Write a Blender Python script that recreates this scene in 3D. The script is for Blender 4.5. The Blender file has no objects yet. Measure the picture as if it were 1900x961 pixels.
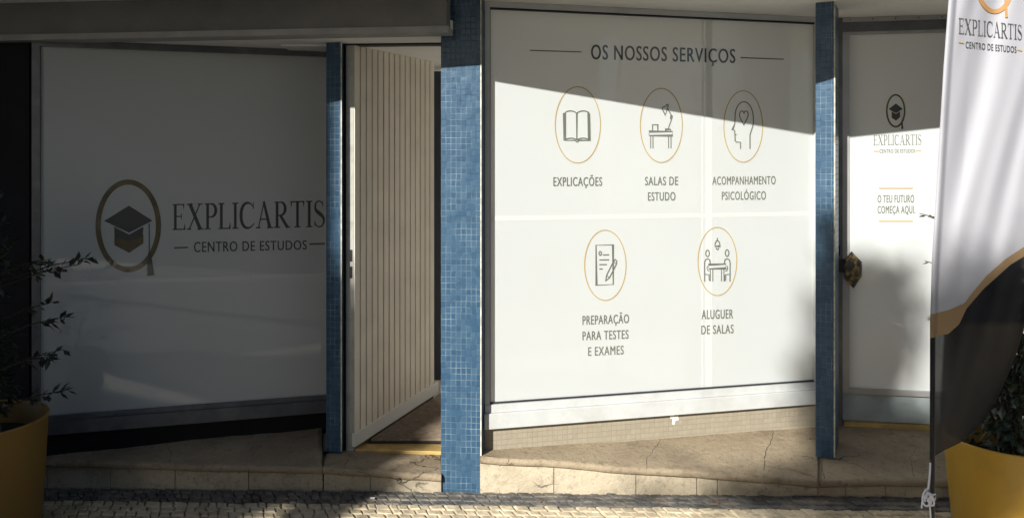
import bpy, bmesh, math, random
from mathutils import Vector, noise, Matrix
R = random.Random(11)
SC = bpy.context.scene
COL = SC.collection

# ------------------------------------------------------------------ camera, sky, sun, exposure
EYE, F, CX, HY = 1.6, 1491.0, 950.0, 310.0
cam_d = bpy.data.cameras.new("camera")
cam = bpy.data.objects.new("camera", cam_d); COL.objects.link(cam)
cam.location = (0, 0, EYE); cam.rotation_euler = (math.radians(90), 0, 0)
cam_d.sensor_fit = 'HORIZONTAL'; cam_d.sensor_width = 36.0
cam_d.lens = 36.0 * F / 1900.0
cam_d.shift_y = -(480.5 - HY) / 1900.0
cam_d.clip_start = 0.05; cam_d.clip_end = 500
SC.camera = cam

TO_SUN = Vector((-0.55, -1.0, 0.60)).normalized()
world = bpy.data.worlds.new("World"); SC.world = world; world.use_nodes = True
wn = world.node_tree.nodes; wl = world.node_tree.links
sky = wn.new("ShaderNodeTexSky"); sky.sky_type = 'NISHITA'; sky.sun_disc = False
sky.sun_elevation = math.asin(TO_SUN.z)
sky.sun_rotation = math.atan2(TO_SUN.x, TO_SUN.y)
sky.air_density = 1.0; sky.dust_density = 1.0; sky.ozone_density = 1.0
wn["Background"].inputs[1].default_value = 0.05
wl.new(sky.outputs[0], wn["Background"].inputs[0])

sun_d = bpy.data.lights.new("sun", 'SUN'); sun_d.energy = 5.0; sun_d.angle = math.radians(0.5)
sun_d.color = (1.0, 0.96, 0.885)
sun = bpy.data.objects.new("sun", sun_d); COL.objects.link(sun)
sun.rotation_euler = TO_SUN.to_track_quat('Z', 'Y').to_euler(); sun.location = (-8, -14, 12)

SC.view_settings.view_transform = 'Standard'; SC.view_settings.look = 'None'
SC.view_settings.gamma = 1.0; SC.view_settings.exposure = 0.72
SC.view_settings.use_curve_mapping = False
try:
    SC.cycles.use_denoising = True
    SC.cycles.max_bounces = 8; SC.cycles.diffuse_bounces = 5
except Exception:
    pass

# ------------------------------------------------------------------ helpers
def P(px, py, d):
    """the point at distance d seen at photo pixel (px, py)"""
    return Vector(((px - CX) / F * d, d, EYE - (py - HY) / F * d))
def X(px, d): return (px - CX) / F * d

class MB:
    def __init__(s): s.v = []; s.f = []; s.uv = []; s.mi = []; s.n = 0
    def face(s, pts, uv=None, mi=0):
        b = len(s.v); s.v.extend([tuple(p) for p in pts]); s.f.append(tuple(range(b, b + len(pts))))
        s.uv.append(uv if uv else [(0, 0)] * len(pts)); s.mi.append(mi)
    def quadbox(s, base, z0, z1):
        """vertical prism on a plan polygon [(x,y)...] listed counter-clockwise from above; z0/z1 number or list"""
        n = len(base)
        a = z0 if isinstance(z0, (list, tuple)) else [z0] * n
        b = z1 if isinstance(z1, (list, tuple)) else [z1] * n
        u = 0.0
        for i in range(n):
            j = (i + 1) % n
            l = math.hypot(base[j][0] - base[i][0], base[j][1] - base[i][1])
            s.face([(*base[i], a[i]), (*base[j], a[j]), (*base[j], b[j]), (*base[i], b[i])],
                   [(u, a[i]), (u + l, a[j]), (u + l, b[j]), (u, b[i])])
            u += l
        s.face([(*base[i], b[i]) for i in range(n)], [tuple(base[i]) for i in range(n)])
        s.face([(*base[i], a[i]) for i in reversed(range(n))], [tuple(base[i]) for i in reversed(range(n))])
    def box(s, x0, x1, y0, y1, z0, z1):
        s.quadbox([(x0, y0), (x1, y0), (x1, y1), (x0, y1)], z0, z1)
    def tube(s, pts, rad, n=8, cap=True):
        pts = [Vector(p) for p in pts]
        rs = rad if isinstance(rad, (list, tuple)) else [rad] * len(pts)
        base = len(s.v); prev = None
        for i, p in enumerate(pts):
            t = (pts[min(i + 1, len(pts) - 1)] - pts[max(i - 1, 0)]).normalized()
            if prev is None:
                up = Vector((0, 0, 1)) if abs(t.z) < .9 else Vector((1, 0, 0))
                a = t.cross(up).normalized()
            else:
                a = (prev - t * prev.dot(t)).normalized()
            b = t.cross(a); prev = a
            for k in range(n):
                an = 2 * math.pi * k / n
                s.v.append(tuple(p + (a * math.cos(an) + b * math.sin(an)) * rs[i]))
        for i in range(len(pts) - 1):
            for k in range(n):
                k2 = (k + 1) % n
                s.f.append((base + i * n + k, base + i * n + k2, base + (i + 1) * n + k2, base + (i + 1) * n + k))
                s.uv.append([(0, 0)] * 4); s.mi.append(0)
        if cap:
            s.f.append(tuple(base + k for k in reversed(range(n)))); s.uv.append([(0, 0)] * n); s.mi.append(0)
            e = base + (len(pts) - 1) * n
            s.f.append(tuple(e + k for k in range(n))); s.uv.append([(0, 0)] * n); s.mi.append(0)
    def lathe(s, cx, cy, prof, n=48):
        base = len(s.v)
        for r, z in prof:
            for k in range(n):
                a = 2 * math.pi * k / n
                s.v.append((cx + r * math.cos(a), cy + r * math.sin(a), z))
        for i in range(len(prof) - 1):
            for k in range(n):
                k2 = (k + 1) % n
                s.f.append((base + i * n + k, base + i * n + k2, base + (i + 1) * n + k2, base + (i + 1) * n + k))
                s.uv.append([(0, 0)] * 4); s.mi.append(0)
    def build(s, name, mats, parent=None, smooth=False, bevel=0, merge=False):
        me = bpy.data.meshes.new(name)
        me.from_pydata(s.v, [], s.f)
        uvl = me.uv_layers.new(name="UVMap")
        i = 0
        for u in s.uv:
            for q in u:
                uvl.data[i].uv = q; i += 1
        ms = mats if isinstance(mats, (list, tuple)) else [mats]
        for m in ms: me.materials.append(m)
        for p, k in zip(me.polygons, s.mi):
            p.material_index = k; p.use_smooth = smooth
        if merge or bevel:
            bm = bmesh.new(); bm.from_mesh(me)
            bmesh.ops.remove_doubles(bm, verts=bm.verts, dist=1e-5)
            bmesh.ops.recalc_face_normals(bm, faces=bm.faces)
            if bevel:
                bmesh.ops.bevel(bm, geom=list(bm.edges), offset=bevel, segments=2, affect='EDGES', profile=.6)
            bm.to_mesh(me); bm.free()
        me.update()
        o = bpy.data.objects.new(name, me); COL.objects.link(o)
        if parent is not None:
            o.parent = parent
            o.matrix_parent_inverse = Matrix.Translation(-world_loc(parent))
        return o

def world_loc(o):
    # meshes are built in world coordinates: a part stands at the world origin, only a root Empty has an offset
    return Vector(o.location) if o.parent is None else Vector((0, 0, 0))
def tag(o, label=None, cat=None, group=None, kind=None):
    if label: o["label"] = label
    if cat: o["category"] = cat
    if group: o["group"] = group
    if kind: o["kind"] = kind
    return o
def thing(name, label, cat, loc=(0, 0, 0), group=None):
    o = bpy.data.objects.new(name, None); COL.objects.link(o); o.location = loc
    o.empty_display_size = .1
    return tag(o, label, cat, group)

# ------------------------------------------------------------------ materials
def mat(name, col, rough=.6, spec=.5, metal=0.0, var=0.0, vscale=8.0, bump=0.0, bscale=60.0, dirt=None, dscale=3.0, damt=.5, coat=0.0):
    m = bpy.data.materials.new(name); m.use_nodes = True
    nt = m.node_tree; N = nt.nodes; L = nt.links; b = N["Principled BSDF"]
    b.inputs["Base Color"].default_value = (*col, 1); b.inputs["Roughness"].default_value = rough
    b.inputs["Specular IOR Level"].default_value = spec; b.inputs["Metallic"].default_value = metal
    b.inputs["Coat Weight"].default_value = coat; b.inputs["Coat Roughness"].default_value = .02; b.inputs["Coat IOR"].default_value = 1.75
    tc = N.new("ShaderNodeTexCoord"); out = None
    if var:
        nz = N.new("ShaderNodeTexNoise"); nz.inputs["Scale"].default_value = vscale; nz.inputs["Detail"].default_value = 6
        L.new(tc.outputs["Object"], nz.inputs["Vector"])
        mp = N.new("ShaderNodeMapRange"); mp.inputs[1].default_value = .3; mp.inputs[2].default_value = .7
        mp.inputs[3].default_value = 1 - var; mp.inputs[4].default_value = 1 + var
        L.new(nz.outputs["Fac"], mp.inputs[0])
        mx = N.new("ShaderNodeVectorMath"); mx.operation = 'SCALE'; mx.inputs[0].default_value = col
        L.new(mp.outputs[0], mx.inputs["Scale"]); out = mx.outputs[0]
    if dirt:
        n2 = N.new("ShaderNodeTexNoise"); n2.inputs["Scale"].default_value = dscale; n2.inputs["Detail"].default_value = 8; n2.inputs["Roughness"].default_value = .65
        L.new(tc.outputs["Object"], n2.inputs["Vector"])
        m2 = N.new("ShaderNodeMapRange"); m2.inputs[1].default_value = .48; m2.inputs[2].default_value = .72
        m2.inputs[3].default_value = 0; m2.inputs[4].default_value = damt
        L.new(n2.outputs["Fac"], m2.inputs[0])
        mm = N.new("ShaderNodeMix"); mm.data_type = 'RGBA'; mm.inputs[6].default_value = (*col, 1); mm.inputs[7].default_value = (*dirt, 1)
        if out: L.new(out, mm.inputs[6])
        L.new(m2.outputs[0], mm.inputs[0]); out = mm.outputs[2]
    if out: L.new(out, b.inputs["Base Color"])
    if bump:
        n3 = N.new("ShaderNodeTexNoise"); n3.inputs["Scale"].default_value = bscale; n3.inputs["Detail"].default_value = 5
        L.new(tc.outputs["Object"], n3.inputs["Vector"])
        bp = N.new("ShaderNodeBump"); bp.inputs["Strength"].default_value = bump; bp.inputs["Distance"].default_value = .01
        L.new(n3.outputs["Fac"], bp.inputs["Height"]); L.new(bp.outputs[0], b.inputs["Normal"])
    return m

def tile_mat(name, c1, c2, grout, grout2, w, h, mortar, rough, spread=.5, fadegrout=.5, patch=None):
    m = bpy.data.materials.new(name); m.use_nodes = True
    nt = m.node_tree; N = nt.nodes; L = nt.links; b = N["Principled BSDF"]; b.inputs["Specular IOR Level"].default_value = .3
    tc = N.new("ShaderNodeTexCoord")
    nz = N.new("ShaderNodeTexNoise"); nz.inputs["Scale"].default_value = 22; nz.inputs["Detail"].default_value = 3
    L.new(tc.outputs["UV"], nz.inputs["Vector"])
    sb = N.new("ShaderNodeVectorMath"); sb.operation = 'SUBTRACT'; sb.inputs[1].default_value = (.5, .5, .5); L.new(nz.outputs["Color"], sb.inputs[0])
    sc = N.new("ShaderNodeVectorMath"); sc.operation = 'SCALE'; sc.inputs["Scale"].default_value = .006; L.new(sb.outputs[0], sc.inputs[0])
    ad = N.new("ShaderNodeVectorMath"); L.new(tc.outputs["UV"], ad.inputs[0]); L.new(sc.outputs[0], ad.inputs[1])
    br = N.new("ShaderNodeTexBrick"); br.offset = 0; br.squash = 1
    br.inputs["Scale"].default_value = 1; br.inputs["Brick Width"].default_value = w; br.inputs["Row Height"].default_value = h
    br.inputs["Mortar Size"].default_value = mortar; br.inputs["Mortar Smooth"].default_value = .35; br.inputs["Bias"].default_value = 0
    br.inputs["Color1"].default_value = (*c1, 1); br.inputs["Color2"].default_value = (*c2, 1)
    L.new(ad.outputs[0], br.inputs["Vector"])
    # grout colour: patchy, washed white in places and dark in others
    n2 = N.new("ShaderNodeTexNoise"); n2.inputs["Scale"].default_value = 9; n2.inputs["Detail"].default_value = 6
    L.new(tc.outputs["UV"], n2.inputs["Vector"])
    mr = N.new("ShaderNodeMapRange"); mr.inputs[1].default_value = .5 - .12 * fadegrout * 2; mr.inputs[2].default_value = .5 + .16
    L.new(n2.outputs["Fac"], mr.inputs[0])
    gm = N.new("ShaderNodeMix"); gm.data_type = 'RGBA'; gm.inputs[6].default_value = (*grout2, 1); gm.inputs[7].default_value = (*grout, 1)
    L.new(mr.outputs[0], gm.inputs[0]); L.new(gm.outputs[2], br.inputs["Mortar"])
    # lime streaks and wear
    n4 = N.new("ShaderNodeTexNoise"); n4.inputs["Scale"].default_value = 30; n4.inputs["Detail"].default_value = 8; n4.inputs["Roughness"].default_value = .7
    L.new(tc.outputs["UV"], n4.inputs["Vector"])
    m4 = N.new("ShaderNodeMapRange"); m4.inputs[1].default_value = .56; m4.inputs[2].default_value = .78; m4.inputs[4].default_value = .4
    L.new(n4.outputs["Fac"], m4.inputs[0])
    fm = N.new("ShaderNodeMix"); fm.data_type = 'RGBA'; fm.inputs[7].default_value = (*(patch or grout), 1)
    L.new(br.outputs["Color"], fm.inputs[6]); L.new(m4.outputs[0], fm.inputs[0])
    L.new(fm.outputs[2], b.inputs["Base Color"])
    rr = N.new("ShaderNodeMapRange"); rr.inputs[3].default_value = rough; rr.inputs[4].default_value = .8
    L.new(br.outputs["Fac"], rr.inputs[0]); L.new(rr.outputs[0], b.inputs["Roughness"])
    hh = N.new("ShaderNodeMath"); hh.operation = 'MULTIPLY_ADD'; hh.inputs[1].default_value = -1; 
    L.new(br.outputs["Fac"], hh.inputs[0]); L.new(nz.outputs["Fac"], hh.inputs[2])
    bp = N.new("ShaderNodeBump"); bp.inputs["Strength"].default_value = .7; bp.inputs["Distance"].default_value = .004
    L.new(hh.outputs[0], bp.inputs["Height"]); L.new(bp.outputs[0], b.inputs["Normal"])
    return m

def stone_mat(name, col, stain, light):
    m = bpy.data.materials.new(name); m.use_nodes = True
    nt = m.node_tree; N = nt.nodes; L = nt.links; b = N["Principled BSDF"]
    tc = N.new("ShaderNodeTexCoord")
    def nzz(s, d=7, r=.6, vec=None):
        n = N.new("ShaderNodeTexNoise"); n.inputs["Scale"].default_value = s; n.inputs["Detail"].default_value = d; n.inputs["Roughness"].default_value = r
        L.new(vec or tc.outputs["Object"], n.inputs["Vector"]); return n
    def rng(src, a, b_, c, d):
        r = N.new("ShaderNodeMapRange"); r.inputs[1].default_value = a; r.inputs[2].default_value = b_; r.inputs[3].default_value = c; r.inputs[4].default_value = d
        L.new(src, r.inputs[0]); return r.outputs[0]
    def mix(f, a, bcol):
        x = N.new("ShaderNodeMix"); x.data_type = 'RGBA'
        if isinstance(a, tuple): x.inputs[6].default_value = (*a, 1)
        else: L.new(a, x.inputs[6])
        x.inputs[7].default_value = (*bcol, 1); L.new(f, x.inputs[0]); return x.outputs[2]
    a = nzz(2.3); c = mix(rng(a.outputs["Fac"], .42, .66, 0, .8), col, stain)
    a2 = nzz(9, 9, .7); c = mix(rng(a2.outputs["Fac"], .55, .75, 0, .6), c, light)
    a3 = nzz(38, 6, .7); c = mix(rng(a3.outputs["Fac"], .53, .68, 0, .5), c, tuple(q * .5 for q in stain))
    a4 = nzz(150, 3, .7); c = mix(rng(a4.outputs["Fac"], .60, .68, 0, .3), c, tuple(q * .3 for q in stain))
    a5 = nzz(5.5, 8, .75); c = mix(rng(a5.outputs["Fac"], .54, .66, 0, .45), c, tuple(q * .8 for q in stain))
    # hairline cracks
    nv = nzz(3.5, 4)
    mx = N.new("ShaderNodeVectorMath"); mx.operation = 'MULTIPLY_ADD'; mx.inputs[1].default_value = (.35, .35, .35)
    L.new(nv.outputs["Color"], mx.inputs[0]); L.new(tc.outputs["Object"], mx.inputs[2])
    vo = N.new("ShaderNodeTexVoronoi"); vo.feature = 'DISTANCE_TO_EDGE'; vo.inputs["Scale"].default_value = 1.5
    L.new(mx.outputs[0], vo.inputs["Vector"])
    cr = rng(vo.outputs["Distance"], .002, .006, .75, 0)
    msk = rng(nzz(1.7, 2).outputs["Fac"], .57, .63, 0, 1)
    mu = N.new("ShaderNodeMath"); mu.operation = 'MULTIPLY'; L.new(cr, mu.inputs[0]); L.new(msk, mu.inputs[1])
    c = mix(mu.outputs[0], c, tuple(q * .22 for q in stain))
    L.new(c, b.inputs["Base Color"]); b.inputs["Roughness"].default_value = .75; b.inputs["Specular IOR Level"].default_value = .3
    hb = N.new("ShaderNodeMath"); hb.operation = 'SUBTRACT'; L.new(nzz(45, 8, .7).outputs["Fac"], hb.inputs[0]); L.new(mu.outputs[0], hb.inputs[1])
    bp = N.new("ShaderNodeBump"); bp.inputs["Strength"].default_value = .8; bp.inputs["Distance"].default_value = .010
    L.new(hb.outputs[0], bp.inputs["Height"]); L.new(bp.outputs[0], b.inputs["Normal"])
    return m

M = {}
def film_mat(name, col, thru, tcol):
    m = mat(name, col, rough=.5, spec=.3, coat=1.0, var=.02, vscale=1.5)
    N = m.node_tree.nodes; L = m.node_tree.links
    tr = N.new("ShaderNodeBsdfTranslucent"); tr.inputs["Color"].default_value = (*tcol, 1)
    mx = N.new("ShaderNodeMixShader"); mx.inputs[0].default_value = thru
    L.new(N["Principled BSDF"].outputs[0], mx.inputs[1]); L.new(tr.outputs[0], mx.inputs[2]); L.new(mx.outputs[0], N["Material Output"].inputs[0])
    return m
M['film'] = film_mat("white_window_film", (.755, .80, .805), .38, (.93, .93, .92))
M['film_seam'] = film_mat("film_overlap", (.79, .82, .805), .36, (.9, .9, .9))
M['ink'] = mat("dark_lettering_vinyl", (.05, .055, .05), rough=.45, coat=1.0)
M['ink_line'] = mat("grey_green_icon_vinyl", (.13, .14, .115), rough=.45, coat=1.0)
M['gold'] = mat("gold_vinyl", (.42, .295, .095), rough=.4)
M['gold_dark'] = mat("dark_gold_vinyl", (.105, .085, .035), rough=.35, var=.5, vscale=9, coat=1.0)
M['alu'] = mat("white_aluminium", (.50, .52, .52), rough=.38, var=.05, vscale=14, dirt=(.30, .28, .24), damt=.35, dscale=6)
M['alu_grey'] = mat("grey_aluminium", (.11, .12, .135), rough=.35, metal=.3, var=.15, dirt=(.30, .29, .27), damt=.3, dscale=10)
M['alu_mid'] = mat("satin_aluminium", (.40, .40, .40), rough=.35, metal=.5, var=.1)
M['alu_dark'] = mat("dark_metal", (.018, .020, .024), rough=.45, spec=.3, var=.3)
M['blue_tile'] = tile_mat("blue_mosaic", (.026, .068, .124), (.044, .096, .160), (.20, .265, .31), (.034, .074, .128), .0245, .0290, .0016, .3, patch=(.085, .145, .20))
M['beige_tile'] = tile_mat("beige_mosaic", (.29, .255, .195), (.315, .28, .215), (.305, .27, .205), (.295, .26, .20), .0260, .0262, .0010, .55, patch=(.30, .28, .22))
M['stone'] = stone_mat("worn_limestone", (.48, .415, .305), (.22, .185, .135), (.53, .48, .37))
M['tread'] = stone_mat("brown_worn_limestone", (.335, .270, .185), (.16, .125, .085), (.45, .385, .28))
M['crack'] = mat("dirt_filled_crack", (.055, .045, .032), rough=1, var=.4, vscale=60)
M['jamb'] = mat("worn_jamb_aluminium", (.36, .37, .35), rough=.45, dirt=(.16, .15, .12), damt=.6, dscale=14)
M['white_plaster'] = mat("white_plaster", (.86, .84, .80), rough=.85, var=.05, vscale=3, bump=.15, bscale=90)
M['fascia'] = mat("dark_grey_fascia_paint", (.17, .17, .165), rough=.6, var=.15, vscale=4, dirt=(.09, .09, .085), dscale=2.2)
M['fascia_lip'] = mat("grey_concrete_lip", (.34, .34, .33), rough=.7, var=.15, vscale=7, bump=.3)
M['slat'] = mat("pale_wood_slat", (.81, .735, .615), rough=.5, var=.07, vscale=6)
M['slat_back'] = mat("brown_slat_backing", (.17, .125, .085), rough=.8)
M['skirting'] = mat("white_skirting", (.80, .78, .73), rough=.4)
M['mat_brown'] = mat("ribbed_brown_mat", (.20, .155, .11), rough=.9, var=.25, vscale=40)
M['brass'] = mat("worn_brass_strip", (.52, .36, .13), rough=.45, metal=.35, var=.25, vscale=12)
M['dark_wall'] = mat("black_wall", (.010, .011, .013), rough=.6, spec=.15, var=.2)
M['inner_dark'] = mat("dark_interior", (.035, .04, .055), rough=.5)
M['floor'] = mat("interior_floor", (.66, .62, .55), rough=.4)
M['panel_blue'] = mat("pale_blue_metal_panel", (.30, .35, .36), rough=.5, var=.12, vscale=5, dirt=(.16, .16, .15), damt=.5)
M['pull_plate'] = mat("worn_black_brass_plate", (.035, .034, .032), rough=.45, metal=.5, dirt=(.62, .42, .14), dscale=30, damt=.75, bump=.5, bscale=40)
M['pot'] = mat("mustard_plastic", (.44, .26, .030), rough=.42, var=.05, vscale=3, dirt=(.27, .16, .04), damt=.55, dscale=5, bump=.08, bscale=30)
M['pot_shade_dark'] = mat("mustard_plastic_shaded", (.27, .155, .035), rough=.5, var=.1, vscale=3, dirt=(.16, .10, .04), damt=.6, dscale=5)  # darker copy of the pot plastic, deep shade put into its colour
M['pot_in'] = mat("mustard_plastic_inside", (.30, .17, .02), rough=.6)
M['dark_stem'] = mat("dark_shrub_stem", (.03, .022, .016), rough=.9)
M['soil'] = mat("dark_soil", (.02, .016, .012), rough=1, bump=1, bscale=50)
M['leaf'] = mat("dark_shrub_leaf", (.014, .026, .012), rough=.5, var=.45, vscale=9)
M['leaf_tree'] = mat("street_tree_leaf", (.055, .095, .03), rough=.5, var=.4, vscale=4)
M['bark'] = mat("bark", (.09, .065, .045), rough=.9, bump=.8, bscale=25, var=.3)
M['pole'] = mat("black_pole", (.012, .012, .014), rough=.35)
M['cord'] = mat("white_cord", (.80, .80, .84), rough=.7)
M['basalt'] = mat("dark_basalt_cobble", (.085, .082, .078), rough=.6, var=.5, vscale=17, bump=.5, bscale=70, dirt=(.32, .27, .20), dscale=9, damt=.5)
M['lime'] = mat("pale_limestone_cobble", (.49, .415, .29), rough=.6, var=.28, vscale=15, bump=.45, bscale=70, dirt=(.20, .16, .11), dscale=14, damt=.5)
M['joint'] = mat("sandy_joint", (.07, .058, .042), rough=1, var=.3, vscale=40)
M['asphalt'] = mat("asphalt", (.05, .05, .05), rough=.85, var=.2, vscale=60)
M['ochre_wall'] = mat("opposite_render", (.15, .165, .195), rough=.9, var=.12, vscale=1.2)
M['grey_wall'] = mat("opposite_grey_render", (.14, .155, .185), rough=.9, var=.12, vscale=1.2)
M['opp_glass'] = mat("opposite_window_glass", (.02, .025, .03), rough=.05, spec=.8)
M['opp_frame'] = mat("opposite_window_frame", (.6, .6, .58), rough=.5)
M['roof_tile'] = mat("roof_tile", (.28, .12, .07), rough=.9, var=.2)

# ------------------------------------------------------------------ shared layout (metres; x right, y away from the viewer)
WIN1 = ((X(60, 4.0), 4.0), (X(640, 4.42), 4.42))
WIN2 = ((X(896, 3.93), 3.93), (X(1516, 4.36), 4.36))
DOOR = ((X(1549, 4.39), 4.39), (X(1800, 4.27), 4.27))
def plan(L, t): return (L[0][0] + (L[1][0] - L[0][0]) * t, L[0][1] + (L[1][1] - L[0][1]) * t)
def pdir(L):
    d = Vector((L[1][0] - L[0][0], L[1][1] - L[0][1])); return d.normalized()
def pnorm(L):
    d = pdir(L); return Vector((d.y, -d.x))          # towards the street
def sheet_on(mb, L, t0, t1, z0, z1, d):
    n = pnorm(L); a = Vector(plan(L, t0)) + n * d; b = Vector(plan(L, t1)) + n * d
    mb.face([(a.x, a.y, z0), (b.x, b.y, z0), (b.x, b.y, z1), (a.x, a.y, z1)])
def t_at(L, px):
    """parameter along a plan line where the sight line of column px meets it"""
    k = (px - CX) / F
    (x0, y0), (x1, y1) = L
    return (k * y0 - x0) / ((x1 - x0) - k * (y1 - y0))
def bar(mb, L, t0, t1, z0, z1, d0, d1):
    """box along plan line L between t0 and t1, from depth d0 to d1 measured towards the street"""
    n = pnorm(L); a = Vector(plan(L, t0)); b = Vector(plan(L, t1))
    mb.quadbox([tuple(a + n * d1), tuple(b + n * d1), tuple(b + n * d0), tuple(a + n * d0)], z0, z1)
def on(L, off=0.0):
    """returns a function mapping photo pixels to the vertical plane through L, moved off towards the street"""
    n = pnorm(L); p0 = Vector(plan(L, 0)) + n * off
    def f(px, py, extra=0.0):
        k = (px - CX) / F
        q = p0 + n * extra
        y = (q.x * n.x + q.y * n.y) / (k * n.x + n.y)
        return Vector((k * y, y, EYE - (py - HY) / F * y))
    return f

# front line of the steps and the sloping pavement
FL = [(0, 3.98), (580, 3.885), (850, 3.835), (1200, 3.765), (1500, 3.71), (1767, 3.66), (1900, 3.63)]
def front_y(px):
    for (a, ya), (b, yb) in zip(FL, FL[1:]):
        if px <= b: return ya + (yb - ya) * (px - a) / (b - a)
    return FL[-1][1]
def ground_z(x): return .0508 + .0185 * x

# ------------------------------------------------------------------ ground
g = MB()
S = 60
pts = []
NX, NY = 24, 16
for j in range(NY + 1):
    for i in range(NX + 1):
        x = -S + 2 * S * i / NX; y = -S + (S + 7) * j / NY
        g.v.append((x, y, ground_z(max(-8, min(8, x))) - .006))
for j in range(NY):
    for i in range(NX):
        a = j * (NX + 1) + i
        g.f.append((a, a + 1, a + NX + 2, a + NX + 1)); g.uv.append([(0, 0)] * 4); g.mi.append(0)
def cobble_ground():
    m = mat("cobbled_pavement", (.42, .36, .25), rough=.7)
    N = m.node_tree.nodes; L = m.node_tree.links; b = N["Principled BSDF"]
    tc = N.new("ShaderNodeTexCoord"); v = N.new("ShaderNodeTexVoronoi"); v.feature = 'DISTANCE_TO_EDGE'; v.inputs["Scale"].default_value = 16; v.inputs["Randomness"].default_value = .5
    L.new(tc.outputs["Object"], v.inputs["Vector"])
    r = N.new("ShaderNodeMapRange"); r.inputs[1].default_value = .03; r.inputs[2].default_value = .1
    L.new(v.outputs["Distance"], r.inputs[0])
    mx = N.new("ShaderNodeMix"); mx.data_type = 'RGBA'; mx.inputs[6].default_value = (.07, .058, .042, 1); mx.inputs[7].default_value = (.54, .48, .38, 1)
    L.new(r.outputs[0], mx.inputs[0]); L.new(mx.outputs[2], b.inputs["Base Color"])
    bp = N.new("ShaderNodeBump"); bp.inputs["Distance"].default_value = .01; L.new(r.outputs[0], bp.inputs["Height"]); L.new(bp.outputs[0], b.inputs["Normal"])
    return m
o = g.build("pavement_ground", cobble_ground()); tag(o, kind="structure")
rd = MB(); rd.box(-60, 60, -9.0, -4.0, -.2, -.004 + .002)
# unseen asphalt road, widened to cut bounce light, follows the slope
rd = MB()
for i in range(24):
    x0 = -8 + i * 16 / 24; x1 = x0 + 16 / 24
    rd.face([(x0, -5.4, ground_z(x0)), (x1, -5.4, ground_z(x1)), (x1, 1.7, ground_z(x1)), (x0, 1.7, ground_z(x0))])
o = rd.build("street_asphalt", M['asphalt']); tag(o, kind="structure")

def cobbles(name, v0, v1, m, seed, sx, sy, shear):
    rr = random.Random(seed); c = MB()
    ax, ay = X(0, 3.98), 3.98; bx, by = X(1900, 3.63), 3.63
    d = Vector((bx - ax, by - ay)).normalized(); n = Vector((d.y, -d.x))
    rows = int(round((v1 - v0) / sy)); L_ = 6.4
    for r_ in range(rows):
        va = v0 + r_ * sy + rr.uniform(-.004, .004); u = -1.0 + rr.random() * sx
        while u < L_:
            w = sx * rr.uniform(.6, 1.4)
            cu, cv = u + w / 2, va + sy / 2
            hz = rr.uniform(-.002, .004); tx = rr.uniform(-.06, .06); ty = rr.uniform(-.06, .06)
            q = []
            for (su, sv) in ((-1, 1), (1, 1), (1, -1), (-1, -1)):
                q.append((cu + su * w * .5 * rr.uniform(.84, .97) + shear * sv * sy * .5, cv + sv * sy * .5 * rr.uniform(.84, .97)))
            def W(p, z, k):
                uu = cu + (p[0] - cu) * k; vv = cv + (p[1] - cv) * k
                pt = Vector((ax, ay)) + d * uu + n * vv
                return (pt.x, pt.y, ground_z(pt.x) + z + tx * (uu - cu) + ty * (vv - cv))
            lo = [W(p, -.012, 1) for p in q]; md = [W(p, .003 + hz, 1) for p in q]; hi = [W(p, .008 + hz, .80) for p in q]
            for i in range(4):
                j = (i + 1) % 4
                c.face([lo[i], lo[j], md[j], md[i]]); c.face([md[i], md[j], hi[j], hi[i]])
            c.face(hi)
            u += w
    o = c.build(name, m); tag(o, kind="stuff"); return o
o = cobbles("dark_cobbles", -.01, .135, M['basalt'], 3, .050, .048, .55)
tag(o, "band of small dark basalt cobbles running along the foot of the stone steps", "cobbles")
o = cobbles("pale_cobbles", .135, .135 + .052 * 12, M['lime'], 5, .056, .052, .4)
tag(o, "pale sunlit limestone cobbles of the pavement in the foreground", "cobbles")

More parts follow.
